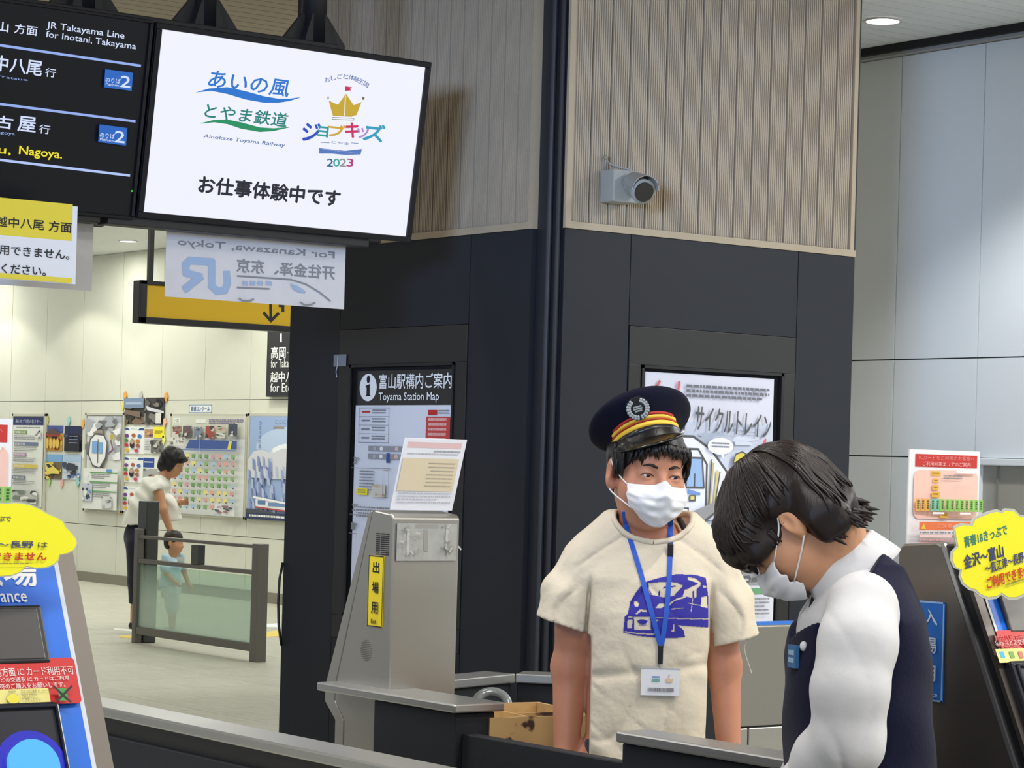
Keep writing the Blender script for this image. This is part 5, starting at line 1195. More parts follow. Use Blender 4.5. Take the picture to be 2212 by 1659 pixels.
def mask_mesh(root, P, H, s, name='face_mask'):
    """pleated surgical mask over nose, mouth and chin, with ear loops"""
    nu, nv = 40, 30; vs = []; fs = []
    for j in range(nv + 1):
        v = j / nv
        for i in range(nu + 1):
            u = -1 + 2 * i / nu; au = abs(u)
            wd = np.interp(v, [0, .3, .7, 1], [.066, .069, .062, .040]); ang = u * np.interp(v, [0, .5, 1], [1.22, 1.25, 1.05])
            zt = -.019 + .012 * math.exp(-(u / .16) ** 2) - .004 * au; zb_ = -.108 + .022 * au ** 2
            z = zt + (zb_ - zt) * v
            fr = np.interp(v, [0, .12, .3, .5, .75, 1], [.093, .106, .117, .116, .108, .085]) ; fr += .012 * math.exp(-(u / .2) ** 2) * np.interp(v, [0, .25, .6], [1, 1, 0])
            bk = .02
            x = wd * math.sin(ang) / math.sin(1.22); y = -(bk + (fr - bk) * max(math.cos(ang * .97), 0) ** .62)
            ple = .0016 * (abs(((v * 4.2) % 1) - .5) * 2) * (1 - au ** 6)
            wr = .0016 * math.sin(11 * u + 17 * v + 3 * math.sin(5 * u)) * math.sin(math.pi * v) + .0012 * math.sin(24 * v - 9 * u)
            y -= ple + wr
            vs.append(P(x, y, z))
    for j in range(nv):
        for i in range(nu): a = j * (nu + 1) + i; fs.append((a, a + nu + 1, a + nu + 2, a + 1))
    mw = mat((226, 227, 230), .75, noise=.02, nscale=60, sheen=.2)
    o = MB().add(vs, fs, mw).build(name, parent=root, smooth=True); md = o.modifiers.new('thick', 'SOLIDIFY'); md.thickness = .0012
    for q in (-1, 1):
        e = 0 if q < 0 else nu
        top = vs[e + 1 * (nu + 1)]; bot = vs[e + int(nv * .8) * (nu + 1)]
        for pts in ((top, P(q * .076, -.012, -.002), P(q * .079, .012, .018)), (bot, P(q * .073, -.012, -.052), P(q * .079, .016, -.038))):
            MB().tube(densify(pts, 10), .0016 * s, mw, 8).build('ear_loop', parent=o, smooth=True)
    return o
# ================================================================== PERSON IN THE CAP
SK1 = skinmat('skin_child', (192, 134, 106)); HAIRB = hairmat('black_hair', (18, 16, 17))
by, L = figure('person', 'person in peaked navy cap, white mask and cream T-shirt with blue train print', .2863, 5.06)
sB = .97
hc = L(1414, 1019, -.035)
Hb = Matrix.Translation(hc + Vector((-.016, 0, 0))) @ Matrix.Rotation(.34, 4, 'Z') @ Matrix.Rotation(.06, 4, 'Y') @ Matrix.Rotation(.10, 4, 'X')
shL, shR = L(1262, 1212, .01), L(1540, 1216, .01)
elL, wrL = L(1228, 1440, .02), L(1221, 1632, -.01); elR, wrR = L(1565, 1440, .02), L(1574, 1622, -.01)
V = Vol(axis((-.30, -.115, .0045), (-.115, .125, .0026), (.125, .30, .0045)), axis((-.17, -.16, .004), (-.16, -.07, .0028), (-.07, .16, .004)), axis((0, .70, .012), (.70, 1.30, .0045), (1.30, 1.36, .0045), (1.36, 1.545, .0026), (1.545, 1.64, .005)))
PB = head_sdf(V, Hb, sB)
V.cap(L(1405, 1165, .012), PB(0, .028, -.05), .052, .050, .02)
V.loft([(.86, 0, 0, .12, .075), (1.1, 0, 0, .115, .075), (1.25, 0, .005, .125, .075), (1.34, 0, .01, .09, .06), (1.375, .0, .012, .055, .05)], .03)
for a, b, c in ((shL, elL, wrL), (shR, elR, wrR)): V.chain([a, b, c], [.040, .0335, .0245], .02); V.ell((a + b) / 2, (.036, .038, .07), .03)
hand_sdf(V, wrL, (.02, -.05, -1), (.35, -1, 0), (1, .2, 0), .92); hand_sdf(V, wrR, (-.02, -.05, -1), (-.35, -1, 0), (-1, .2, 0), .92)
for q in (-1, 1): V.chain([(q * .07, .01, .86), (q * .075, .0, .48), (q * .078, .01, .07)], [.075, .05, .035], .03); V.cap((q * .078, .02, .035), (q * .085, -.12, .03), .034, .03, .02)
body = V.build('body', SK1, by, 2)
tb = bvh(body)
eyes(by, PB, Hb, sB, (.35, .22))
# brows and lash lines
fwd = (Hb.to_3x3() @ Vector((0, 1, 0)))
for q in (-1, 1):
    pts = densify([PB(q * .013, -.11, .016), PB(q * .028, -.11, .021), PB(q * .042, -.1, .0185)], 12)
    pts = ribbon_on(tb, pts, fwd, .0004)
    MB().tube(pts, lambda t: .0012 + .0018 * math.sin(math.pi * min(t * 1.1 + .12, 1)), HAIRB, 8).build('eyebrow', parent=by, smooth=True)
    pts = densify([PB(q * .0175, -.11, -.0022), PB(q * .024, -.11, .0016), PB(q * .033, -.11, .0026), PB(q * .041, -.1, .0012), PB(q * .046, -.1, -.003)], 12)
    MB().tube(ribbon_on(tb, pts, fwd, .0004), .0008, mat((30, 20, 18), .5), 6).build('eyelash', parent=by, smooth=True)
mk = mask_mesh(by, PB, Hb, sB)
# hair: cap-shaped mass with fringe locks
V = Vol(axis((-.14, .12, .004)), axis((-.19, .13, .004)), axis((1.40, 1.64, .004)))
R3 = Hb.to_3x3()
V.ell(PB(0, .016, .036), (.081 * sB, .1 * sB, .09 * sB), .01, 'add', R3); V.ell(PB(0, .05, -.02), (.066 * sB, .055 * sB, .055 * sB), .02, 'add', R3)
V.ell(PB(0, -.085, -.02), (.068 * sB, .09 * sB, .075 * sB), .008, 'sub', R3)
for q in (-1, 1): V.ell(PB(q * .085, .016, -.012), (.03 * sB, .024 * sB, .036 * sB), .006, 'sub', R3)
V.ell(PB(0, .02, -.13), (.2, .2, .06), .01, 'sub', R3)
for q in (-1, 1): V.chain([PB(q * .068, -.03, .045), PB(q * .070, -.022, .005), PB(q * .069, -.014, -.018)], [.016, .009, .004], .01)
hair = V.build('hair', HAIRB, by, 2)
rnd = random.Random(2); mb = MB()
for i in range(46):
    x = -.066 + .132 * i / 45 + rnd.uniform(-.003, .003); ln = rnd.uniform(.014, .030) if abs(x) > .02 else rnd.uniform(.012, .026)
    if x > .045 or x < -.045: ln += .012
    yb = -.094 * math.sqrt(max(1 - (x / .082) ** 2, .05)); z0 = .066 - abs(x) * .15; dx = rnd.uniform(-.010, .012)
    mb.tube(densify([PB(x, yb, z0), PB(x + dx * .4, yb - .008, z0 - ln * .5), PB(x + dx, yb - .003, z0 - ln)], 6), lambda t: .0052 * (1 - t) ** .6 + .0004, HAIRB, 7)
for i in range(26):
    q = -1 if i % 2 else 1; y = rnd.uniform(-.045, .0); zt_ = rnd.uniform(.03, .055); xw = .073 * math.sqrt(max(1 - (y / .1) ** 2, .1)) + .005
    mb.tube(densify([PB(q * xw, y, zt_), PB(q * (xw + .004), y - .004, zt_ - .022), PB(q * xw, y - rnd.uniform(-.004, .008), zt_ - rnd.uniform(.04, .06))], 6), lambda t: .0055 * (1 - t) ** .6 + .0004, HAIRB, 7)
mb.build('fringe', parent=hair, smooth=True)
# ---- peaked cap
NAVY = cloth('cap_navy', (4, 7, 30), .8, .12, 200, 0, var=.06)
cc = L(1400, 968, -.035); kC = .92
Hc = Matrix.Translation(cc + Vector((0, .02, 0))) @ Matrix.Rotation(.04, 4, 'Z') @ Matrix.Rotation(-.29, 4, 'Y') @ Matrix.Rotation(-.20, 4, 'X') @ Matrix.Scale(.93, 4)
cap = thing('peaked_cap', '', '', cc); del cap['label']; del cap['category']; cap.parent = by; cap.matrix_local = Hc
n = 56
def ring(rx, ry, z, tilt=0.0, cy=0.0, wob=0):
    return [(rx * math.sin(t), cy - ry * math.cos(t), z + tilt * math.cos(t) + wob * math.sin(5 * t)) for t in [2 * math.pi * i / n for i in range(n)]]
MB().rings([ring(.076, .092, -.004), ring(.0785, .0945, .0), ring(.079, .095, .030, .010), ring(.083, .099, .034, .013), ring(.100, .110, .043, .026, -.001), ring(.113, .119, .054, .036, -.002, .0008), ring(.117, .122, .061, .040, -.002, .001), ring(.116, .121, .069, .040, -.002), ring(.109, .114, .075, .038, -.002), ring(.085, .090, .082, .028, -.001), ring(.045, .05, .088, .014), ring(.006, .006, .089)], NAVY).build('crown', parent=cap, smooth=True)
def band(z0, z1, m, a=1.25, off=.001, nm='stripe'):
    k = 40; R0, R1 = [], []
    for i in range(k + 1):
        t = -a + 2 * a * i / k; c_ = math.cos(t); lift = .010 * (1 - (t / a) ** 2)
        r_ = lambda z: (.079 + off + max(0, z - .034) * .45)
        for R, z in ((R0, z0), (R1, z1)):
            zz = z + lift; rr = .0795 + off + max(0, zz - .034) * .5; R.append((rr * math.sin(t), -(rr + .016) * c_, zz + .004 * c_))
    fs = [(i, i + 1, k + 2 + i, k + 1 + i) for i in range(k)]
    o = MB().add(R0 + R1, fs, m).build(nm, parent=cap, smooth=True); md = o.modifiers.new('t', 'SOLIDIFY'); md.thickness = .0012; md.offset = 1; return o
YS = mat((236, 196, 60), .5); RS = mat((176, 40, 30), .6); GS = mat((232, 210, 110), .5)
band(.0375, .0435, RS, .95); band(.0300, .0375, YS, 1.08); band(.0262, .0300, RS, 1.13, .0014); band(.0155, .0262, YS, 1.18); band(.003, .0155, mat((34, 34, 38), .3), 1.22, .002, 'chin_strap')
k = 36; nr = 9; vs = []
for j in range(nr):
    f = j / (nr - 1)
    for i in range(k + 1):
        t = -1.2 + 2.4 * i / k; out_ = .046 * max(0, math.cos(t * 1.30)) ** .75; x = (.0795 + f * out_ * .55) * math.sin(t); y = -(.0955 + f * out_) * math.cos(t) - f * .006 * math.cos(t)
        z = .006 - f * (.030 * math.cos(t) ** 2) - .003 * abs(t) ** 2 * f
        vs.append((x, y, z))
fs = [(j * (k + 1) + i, j * (k + 1) + i + 1, (j + 1) * (k + 1) + i + 1, (j + 1) * (k + 1) + i) for j in range(nr - 1) for i in range(k)]
vi = MB().add(vs, fs, mat((15, 16, 19), .25)).build('visor', parent=cap, smooth=True); md = vi.modifiers.new('t', 'SOLIDIFY'); md.thickness = .0025
for q in (-1, 1): MB().ball((q * .0785, -.030, .008), .0055, mat((200, 200, 200), .25, .9), 16, 10).build('button', parent=cap, smooth=True)
# badge: dark round patch with silver wreath
bd_ = MB().tube([(0, 0, 0), (0, -.003, 0)], .0265, mat((20, 20, 24), .7), 40).build('badge', parent=cap)
BM_ = Matrix.Translation((-.008, -.1225, .068)) @ Matrix.Rotation(-.1, 4, 'Z') @ Matrix.Rotation(.50, 4, 'X')
bd_.matrix_local = BM_
SIL = mat((176, 182, 184), .45, .3)
mb = MB()
for q in (-1, 1):
    for i in range(9):
        t = math.radians(-78 + i * 17); rr = .0205; x, z = q * rr * math.cos(t), rr * math.sin(t); d = Vector((-q * math.sin(t), 0, math.cos(t)))
        for e in (-.0022, .0022): mb.ball((x + q * e * math.cos(t), -.0038, z + e * math.sin(t)), (.0030, .0012, .0034), SIL, 10, 6)
for zq, wq_ in ((.005, .009), (0, .010), (-.005, .008)): mb.box(-wq_, wq_, -.0045, -.003, zq - .0016, zq + .0016, SIL)
mb.build('wreath', parent=cap).matrix_local = BM_
# ---- T-shirt
TEE = cloth('cream_cotton', (216, 205, 184), .85, .7, 26, .05, var=.04)
V = Vol(axis((-.30, .30, .004)), axis((-.19, .19, .004)), axis((.84, 1.44, .004)))
hemL0, hemL1 = L(1160, 1330, 0), L(1266, 1366, 0); hemR0, hemR1 = L(1632, 1372, 0), L(1534, 1396, 0)
cxl = lambda v: L((1262 + 1538) / 2, v).x
V.loft([(.865, -.004, 0, .149, .098), (.93, -.004, 0, .147, .098), (1.02, -.002, 0, .141, .097), (1.10, -.002, -.003, .138, .096), (1.20, -.002, -.004, .142, .095), (1.27, 0, .0, .146, .088), (1.315, .002, .005, .125, .076), (1.352, .002, .008, .094, .062), (1.385, .002, .012, .068, .058)], .03, p=2.5)
mL = (hemL0 + hemL1) / 2; mR = (hemR0 + hemR1) / 2
V.chain([shL + Vector((.02, 0, -.005)), (shL * .45 + mL * .55) + Vector((-.004, 0, 0)), mL + (mL - shL).normalized() * .03], [.052, .056, .054], .012)
V.chain([shR + Vector((-.02, 0, -.005)), (shR * .45 + mR * .55) + Vector((.004, 0, 0)), mR + (mR - shR).normalized() * .03], [.052, .056, .053], .012)
V.chain([L(1330, 1148, .01), shL], [.045, .047], .03); V.chain([L(1478, 1150, .01), shR], [.045, .047], .03)
def folds(X, Y, Z):
    fr = np.exp(-((Y + .09) / .09) ** 2)
    a = .0035 * np.sin(95 * (X * .55 + Z * .30) + 3 * np.sin(22 * Z + 9 * X)) * np.clip((1.17 - Z) / .18, 0, 1)
    b = .0028 * np.sin(70 * (X * .25 - Z * .6) + 2.5 * np.sin(16 * X)) * np.clip((1.2 - Z) / .25, .15, 1)
    c = .0055 * np.sin(150 * (np.abs(X) * .80 + Z * .22) + 2 * np.sin(30 * Z)) * np.clip((np.abs(X) - .14) / .04, 0, 1)
    d = .005 * np.exp(-((Z - 1.085 - .12 * X) / .010) ** 2)
    def crease(ph, w=7): return (1 - np.abs(np.sin(ph))) ** w
    msk = .5 + .5 * np.sin(23 * X + 17 * Z + 2) * np.sin(13 * Z - 19 * X)
    low = np.clip((1.20 - Z) / .12, 0, 1)
    e = .0075 * msk * low * crease(26 * (X * .8 + Z * .5) + 2.2 * np.sin(13 * Z + 5 * X)) + .0065 * (1 - msk) * low * crease(24 * (X * .55 - Z * .7) + 2.0 * np.sin(15 * X + 6 * Z))
    sl = np.clip((np.abs(X) - .135) / .03, 0, 1)
    e = e + .008 * sl * crease(36 * (np.abs(X) * .9 + Z * .25) + 1.2 * np.sin(25 * Z), 5) + .005 * np.clip((Z - 1.18) / .05, 0, 1) * (1 - sl) * crease(17 * (np.abs(X) + Z * .8) + 1.5 * np.sin(9 * Z), 9)
    gr = .013 * np.exp(-((X + .121 - .05 * (1.23 - Z) * -1) / .0055) ** 2) * np.clip((1.28 - Z) / .04, 0, 1) + .013 * np.exp(-((X - .130 - .04 * (1.23 - Z)) / .0055) ** 2) * np.clip((1.27 - Z) / .04, 0, 1)
    return a * .5 + b * .5 + c * .5 + d * .9 + e * .8 + gr - .002
V.warp(folds)
# hems: cut and hollow the sleeve ends
for h0_, h1_, m_, s_, e_, q in ((hemL0, hemL1, mL, shL, elL, -1), (hemR0, hemR1, mR, shR, elR, 1)):
    dv = (h1_ - h0_); nn = Vector((dv.z, 0, -dv.x)).normalized(); 
    if nn.z > 0: nn = -nn
    sl = V._box((min(h0_.x, h1_.x) - .06, -.12, .86), (max(h0_.x, h1_.x) + (.012 if q < 0 else .06), .12, 1.25)) if q < 0 else V._box((min(h0_.x, h1_.x) - .012, -.12, .86), (max(h0_.x, h1_.x) + .06, .12, 1.25))
    X = V.ax[sl[0]][:, None, None]; Y = V.ay[sl[1]][None, :, None]; Z = V.az[sl[2]][None, None, :]
    cut = (X - m_.x) * nn.x + (Z - m_.z) * nn.z + 0 * Y
    lim = L(1275, 1400).x if q < 0 else L(1527, 1400).x
    outside = ((X - lim) * q > 0) | (Z > 1.16)
    V.F[tuple(sl)] = np.where((cut > -.004) & outside & (Z < 1.22), np.maximum(V.F[tuple(sl)], cut), V.F[tuple(sl)])
    V.cap(m_ + (m_ - s_).normalized() * .03, m_ - (m_ - s_).normalized() * .035, .047, .040, .002, 'sub')
# neck opening and underside
nk = L(1410, 1128, -.012)
V.ell(nk + Vector((0, 0, .012)), (.082, .078, .050), .004, 'sub', Matrix.Rotation(.30, 3, 'X'))
V.op((-.3, -.3, .8), (.3, .3, .875), lambda X, Y, Z: Z - (.893 - .06 * X) + 0 * X + 0 * Y, .003, 'sub')
tee = V.build('t_shirt', TEE, by, 1)
tt = bvh(tee)
# ribbed collar
pts = []
for i in range(49):
    t = 2 * math.pi * i / 48; c_ = nk + Vector((.0, 0, .0))
    d = Vector((math.sin(t), -math.cos(t), 0)); p = nk + Vector((.079 * math.sin(t), -.074 * math.cos(t), -.016 + .012 * (math.sin(t) ** 2) + .03 * (1 - math.cos(t)) * .5))
    h = tt.find_nearest(p + Vector((0, 0, .004))); pts.append(h[0] + h[1] * .001)
MB().tube(pts, .006, TEE, 10, caps=False).build('collar', parent=tee, smooth=True)
for hem0, hem1, q in ((hemL0, hemL1, -1), (hemR0, hemR1, 1)):
    pass
# printed train on the chest, laid on the cloth
def in_poly(px, py, pts):
    ins = np.zeros(px.shape, bool); j = len(pts) - 1
    for i in range(len(pts)):
        xi, yi = pts[i]; xj, yj = pts[j]
        with np.errstate(divide='ignore', invalid='ignore'): c = ((yi > py) != (yj > py)) & (px < (xj - xi) * (py - yi) / (yj - yi) + xi)
        ins ^= c; j = i
    return ins
k2 = 1 / 2.967
def pp(l): return [(1140 + x * k2, 1100 + y * k2) for x, y in l]
blue_p = [pp(q) for q in ([(612, 790), (622, 690), (640, 672), (660, 590), (690, 540), (720, 500), (770, 462), (850, 440), (960, 418), (1080, 425), (1150, 445), (1165, 560), (1168, 765), (1060, 752), (960, 742), (1000, 775), (1010, 822), (860, 826), (700, 810)],)]
holes = [pp(q) for q in ([(775, 475), (870, 465), (960, 470), (1000, 490), (960, 530), (940, 555), (870, 566), (780, 545)], [(1000, 560), (1040, 505), (1100, 480), (1118, 492), (1060, 530), (1010, 570), (940, 590), (905, 625), (910, 600), (960, 570)],
    [(680, 592), (700, 588), (718, 605), (705, 628), (685, 622)], [(818, 634), (840, 605), (870, 602), (885, 618), (860, 632)], [(1010, 515), (1060, 508), (1060, 570), (995, 558)], [(1072, 510), (1090, 508), (1088, 566), (1070, 570)], [(1120, 566), (1160, 560), (1162, 640), (1115, 630)],
    [(1030, 436), (1080, 445), (1115, 470), (1120, 490), (1075, 470), (1030, 455)], [(1130, 490), (1152, 495), (1155, 512), (1128, 505)], [(680, 690), (785, 690), (790, 775), (682, 775)], [(640, 685), (672, 685), (672, 695), (640, 695)], [(640, 705), (672, 705), (668, 765), (636, 765)],
    [(790, 690), (1165, 705), (1165, 712), (790, 697)], [(920, 636), (1000, 632), (1000, 637), (920, 645)], [(1030, 600), (1120, 618), (1120, 624), (1030, 606)], [(690, 670), (720, 640), (765, 645), (765, 660), (725, 655), (700, 675)], [(800, 712), (835, 705), (838, 716), (805, 722)],
    [(930, 735), (942, 735), (940, 785), (920, 785), (920, 775), (930, 775)], [(620, 780), (700, 790), (810, 795), (810, 805), (700, 800), (620, 788)], [(806, 740), (824, 738), (818, 790), (808, 790)], [(1060, 570), (1066, 570), (1052, 660), (1046, 660)])]
over = [pp(q) for q in ([(700, 715), (720, 706), (745, 706), (770, 715), (760, 730), (735, 738), (712, 730)], [(712, 738), (760, 738), (760, 744), (712, 744)], [(840, 530), (850, 520), (848, 556), (840, 556)], [(790, 545), (780, 520), (786, 520), (796, 545)], [(870, 500), (950, 490), (950, 497), (870, 507)], [(780, 560), (930, 575), (925, 590), (850, 660), (820, 655)][:3])]
us = np.arange(1344, 1536, 1.15); vs_ = np.arange(1236, 1382, 1.15); UU, VV = np.meshgrid(us, vs_, indexing='ij')
fill = in_poly(UU, VV, blue_p[0])
for hq in holes: fill &= ~in_poly(UU, VV, hq)
for hq in over: fill |= in_poly(UU, VV, hq)
vid = {}; pv = []; pf = []
def vert(i, j):
    if (i, j) in vid: return vid[(i, j)]
    p = L(us[0] + (i - .5) * 1.15, vs_[0] + (j - .5) * 1.15, -.1); h = tt.ray_cast(Vector((p.x, -.5, p.z)), Vector((0, 1, 0)), 1.0)
    q = (h[0] + Vector((0, -.0011, 0))) if h[0] is not None else p; vid[(i, j)] = len(pv); pv.append(q); return vid[(i, j)]
for i, j in zip(*np.nonzero(fill)): pf.append((vert(i, j), vert(i, j + 1), vert(i + 1, j + 1), vert(i + 1, j)))
MB().add(pv, pf, mat((40, 34, 150), .7)).build('train_print', parent=tee, smooth=True)
# lanyard and badge
LB = mat((30, 84, 190), .6); lan = thing('lanyard', '', '', (0, 0, 0)); del lan['label']; del lan['category']; lan.parent = by
def on_tee(l, off=.003, n=22):
    path = []
    for p in densify([Vector((*q, 0)) for q in l], n):
        w3 = L(p.x, p.y, -.1); h = tt.ray_cast(Vector((w3.x, -.5, w3.z)), Vector((0, 1, 0)), 1.0); hb = tb.ray_cast(Vector((w3.x, -.5, w3.z)), Vector((0, 1, 0)), 1.0)
        ys = [q[0].y for q in (h, hb) if q[0] is not None]; path.append(Vector((w3.x, (min(ys) if ys else -.05) - off, w3.z)))
    for i in range(2): path = [path[0]] + [(path[i - 1] + path[i] * 2 + path[i + 1]) / 4 for i in range(1, len(path) - 1)] + [path[-1]]
    return path
xdir = lambda i, tg: Vector((1, 0, 0))
s1 = on_tee([(1350, 1106), (1356, 1140), (1372, 1195), (1392, 1265), (1408, 1325), (1424, 1385), (1427, 1398)]); s2 = on_tee([(1452, 1112), (1452, 1160), (1449, 1210), (1444, 1280), (1436, 1350), (1429, 1392), (1427, 1398)])
for s_ in (s1, s2): strap(s_, .010, .0016, LB, xdir).build('strap', parent=lan)
pt = s2[int(len(s2) * .30)]; MB().box(-.006, .006, -.004, .004, -.015, .015, mat((18, 18, 20), .3)).build('buckle', parent=lan, bevel=.002, loc=pt + Vector((0, -.003, 0)))
pt = s1[-1]; MB().box(-.005, .005, -.003, .003, -.034, .004, mat((18, 18, 20), .35)).tube([(0, -.001, -.034), (0, -.001, -.044)], .003, mat((150, 150, 150), .4), 8).build('clip', parent=lan, loc=pt, bevel=.001)
bp = L(1385, 1441, -.1); b2 = L(1467, 1503, -.1)
S = Sheet(b2.x - bp.x, bp.z - b2.z, mat((228, 230, 234), .25), .003)
S.rect(0, 0, 1, .05, mat((170, 172, 176), .3)); S.rect(.28, .3, .48, .36, ink((120, 150, 200))); S.rect(.28, .4, .48, .5, ink((110, 170, 160))); S.poly([(.62, .36), (.67, .42), (.72, .32), (.77, .42), (.83, .36), (.8, .52), (.66, .52)], ink((220, 190, 150))); S.ell(.72, .27, .02, .03, ink((210, 150, 150)))
S.micro(.18, .72, .85, .86, 1, ink((130, 130, 136)), 4, .9)
ymin = min(tt.ray_cast(Vector((x, -.5, z)), Vector((0, 1, 0)), 1)[0].y for x in (bp.x, (bp.x + b2.x) / 2, b2.x) for z in (bp.z, b2.z))
bo = S.build('badge', Vector((0, 0, 0)), (1, 0, 0)); bo.parent = lan; bo.matrix_local = Matrix.Translation((bp.x, ymin - .007, bp.z))
# black bag strap seen inside the collar at the neck, and trousers and shoes below the counter
p0 = L(1470, 1118, .01); MB().tube(densify([p0 + Vector((-.006, -.028, .0)), p0 + Vector((.004, -.034, -.018)), p0 + Vector((.012, -.04, -.034))], 6), .006, mat((20, 20, 22), .7), 8).build('strap_at_neck', parent=by, smooth=True)
V = Vol(axis((-.2, .2, .012)), axis((-.2, .15, .012)), axis((.0, .95, .012)))
V.loft([(.80, 0, .0, .125, .088), (.94, 0, 0, .125, .085)], .03)
for q in (-1, 1): V.chain([(q * .07, .01, .82), (q * .076, 0, .48), (q * .08, .015, .07)], [.085, .062, .05], .03)
V.build('trousers', cloth('dark_trousers', (44, 48, 60), .85), by, 2)
V = Vol(axis((-.2, .2, .008)), axis((-.22, .12, .008)), axis((-.01, .12, .008)))
for q in (-1, 1): V.cap((q * .08, .03, .05), (q * .088, -.13, .036), .045, .038, .01)
V.plane((0, 0, .002), (0, 0, -1)); V.build('shoes', mat((60, 60, 64), .6), by, 2)
# loose thread from the sleeve hem
MB().tube(densify([hemR0 + Vector((-.012, -.03, 0)), L(1608, 1400, -.03), L(1624, 1455, -.03)], 8), .0008, TEE, 5).build('loose_thread', parent=tee)
# ================================================================== BOWING STAFF MEMBER
SK2 = skinmat('skin_adult', (200, 148, 112)); HAIR2 = hairmat('dark_brown_hair', (26, 15, 13), .42)
st, L = figure('person', 'person with short dark hair bowing over the counter, navy vest over white shirt', .545, 3.93)
NV = cloth('navy_vest', (9, 13, 42), .8, .12, 150, .05, var=.03); SH = cloth('white_shirt', (206, 206, 208), .75, .3, 22, .15, var=.015)
sS = .90
Hc_ = L(1702, 1132, .0)      # centre between the ears
f = Vector((-.54, .14, -.83)).normalized(); rgt = f.cross(Vector((0, 0, 1))).normalized(); upv = rgt.cross(f)
Hs = Matrix.Identity(4)
for i in range(3): Hs[i][0] = -rgt[i] if False else (-f.cross(upv))[i] * -1; Hs[i][1] = -f[i]; Hs[i][2] = upv[i]; Hs[i][3] = Hc_[i]
if Hs.to_3x3().determinant() < 0:
    for i in range(3): Hs[i][0] *= -1
V = Vol(axis((-.27, -.16, .006), (-.16, .06, .0028), (.06, .2, .006)), axis((-.30, -.10, .006), (-.10, .10, .0028), (.10, .30, .006)), axis((.0, .95, .012), (.95, 1.3, .005), (1.3, 1.56, .0028), (1.56, 1.60, .006)))
PS = head_sdf(V, Hs, sS)
nb = L(1832, 1250, .01)
V.cap(PS(0, .045, -.055), nb, .050, .056, .02)
shn, shf = L(1862, 1306, -.128), L(1880, 1292, .150)
V.loft([(.80, .03, .01, .08, .12), (1.0, .026, .01, .075, .11), (1.2, .022, .01, .075, .11), (1.28, .024, .01, .055, .09), (1.32, .02, .01, .04, .05)], .02)
eln, wrn = L(1826, 1600, -.185), L(1722, 1706, -.12); elf, wrf = L(1800, 1620, .17), L(1700, 1740, .06)
for a, b, c in ((shn, eln, wrn), (shf, elf, wrf)): V.chain([a, b, c], [.036, .034, .025], .02)
hand_sdf(V, wrn, (-.9, .35, -.18), (0, .6, .8), (.1, .6, -.6), .92, .35); hand_sdf(V, wrf, (-.9, -.3, -.2), (0, .6, .8), (.1, -.6, -.6), .92, .35)
body = V.build('body', SK2, st, 2)
eyes(st, PS, Hs, sS, (0, .3))
mask_mesh(st, PS, Hs, sS)
# visible near-side ear loops run over cheek: covered by mask_mesh
# hair
V = Vol(axis((-.25, .16, .0035)), axis((-.16, .16, .0035)), axis((1.26, 1.60, .0035)))
R3 = Hs.to_3x3()
def E2(c, r, k=.02, mode='add', rot=None): V.ell(PS(*c), [q * sS for q in r], k, mode, R3 if rot is None else R3 @ rot)
E2((0, .020, .040), (.090, .110, .096), .01); E2((0, .062, -.028), (.078, .060, .072), .03); E2((0, -.060, .052), (.072, .050, .048), .03)
for q in (-1, 1): E2((q * .066, -.055, .022), (.022, .036, .040), .02); E2((q * .070, .056, -.045), (.026, .042, .056), .02)
E2((0, -.104, .030), (.055, .012, .030), .015)
E2((0, -.080, -.060), (.10, .085, .062), .012, 'sub')
for q in (-1, 1): E2((q * .095, -.004, -.022), (.034, .030, .042), .010, 'sub')
V.warp(lambda X, Y, Z: .0022 * np.sin(90 * X + 40 * Z + 4 * np.sin(30 * Y)) + .0016 * np.sin(160 * (X * .6 - Z * .5 + Y * .4)))
hair = V.build('hair', HAIR2, st, 2); th_ = bvh(hair)
rnd = random.Random(7); mb = MB(); crown = Vector((0, .055, .125))
for i in range(420):
    az = rnd.uniform(0, 2 * math.pi); r0 = rnd.uniform(.0, .9); L1 = rnd.uniform(.5, 1.0)
    # run from the crown down towards the rim
    tip = Vector((.085 * math.sin(az), .02 - .115 * math.cos(az), (.018 if math.cos(az) > .2 else -.060) + rnd.uniform(-.012, .012)))
    if abs(math.sin(az)) > .85 and math.cos(az) > -.35: tip.z = .022
    pts = []
    for j in range(9):
        t = r0 * .5 + (1 - r0 * .5) * L1 * j / 8; d = crown.lerp(tip, t); bul = math.sin(math.pi * t) * .055; c0 = Vector((0, .02, .035)); d = d + (d - c0).normalized() * bul
        w3 = PS(*d); h = th_.find_nearest(w3)
        pts.append(h[0] + h[1] * (.0008 + .0014 * rnd.random()))
    mb.tube(pts, lambda t: .0030 * (1 - .85 * abs(2 * t - 1) ** 1.5) + .0002, HAIR2, 6)
# pointed ends at the nape and fringe
def lock(p, d, ln, r=.007, bend=(0, 0, 0)):
    p = Vector(p); d = Vector(d).normalized(); b = Vector(bend)
    q = [PS(*(p + d * ln * t + b * t * t)) for t in (0, .35, .7, 1)]; mb.tube(densify(q, 8), lambda t: r * (1 - t) ** .7 + .0003, HAIR2, 7)
for i in range(60):
    x = -.075 + .15 * rnd.random(); lock((x, .080 - .018 * (x / .07) ** 2 + rnd.uniform(-.012, .012), -.062), (rnd.uniform(-.2, .2), .25 + rnd.uniform(-.3, .3), -1), rnd.uniform(.028, .06), .0075, (0, rnd.uniform(-.004, .012), 0))
for i in range(22):
    x = -.08 + .06 * rnd.random(); lock((x, .085 + rnd.uniform(-.02, .012), -.060), (rnd.uniform(-.3, .1), .30 + rnd.uniform(-.2, .2), -.9), rnd.uniform(.03, .05), .008)
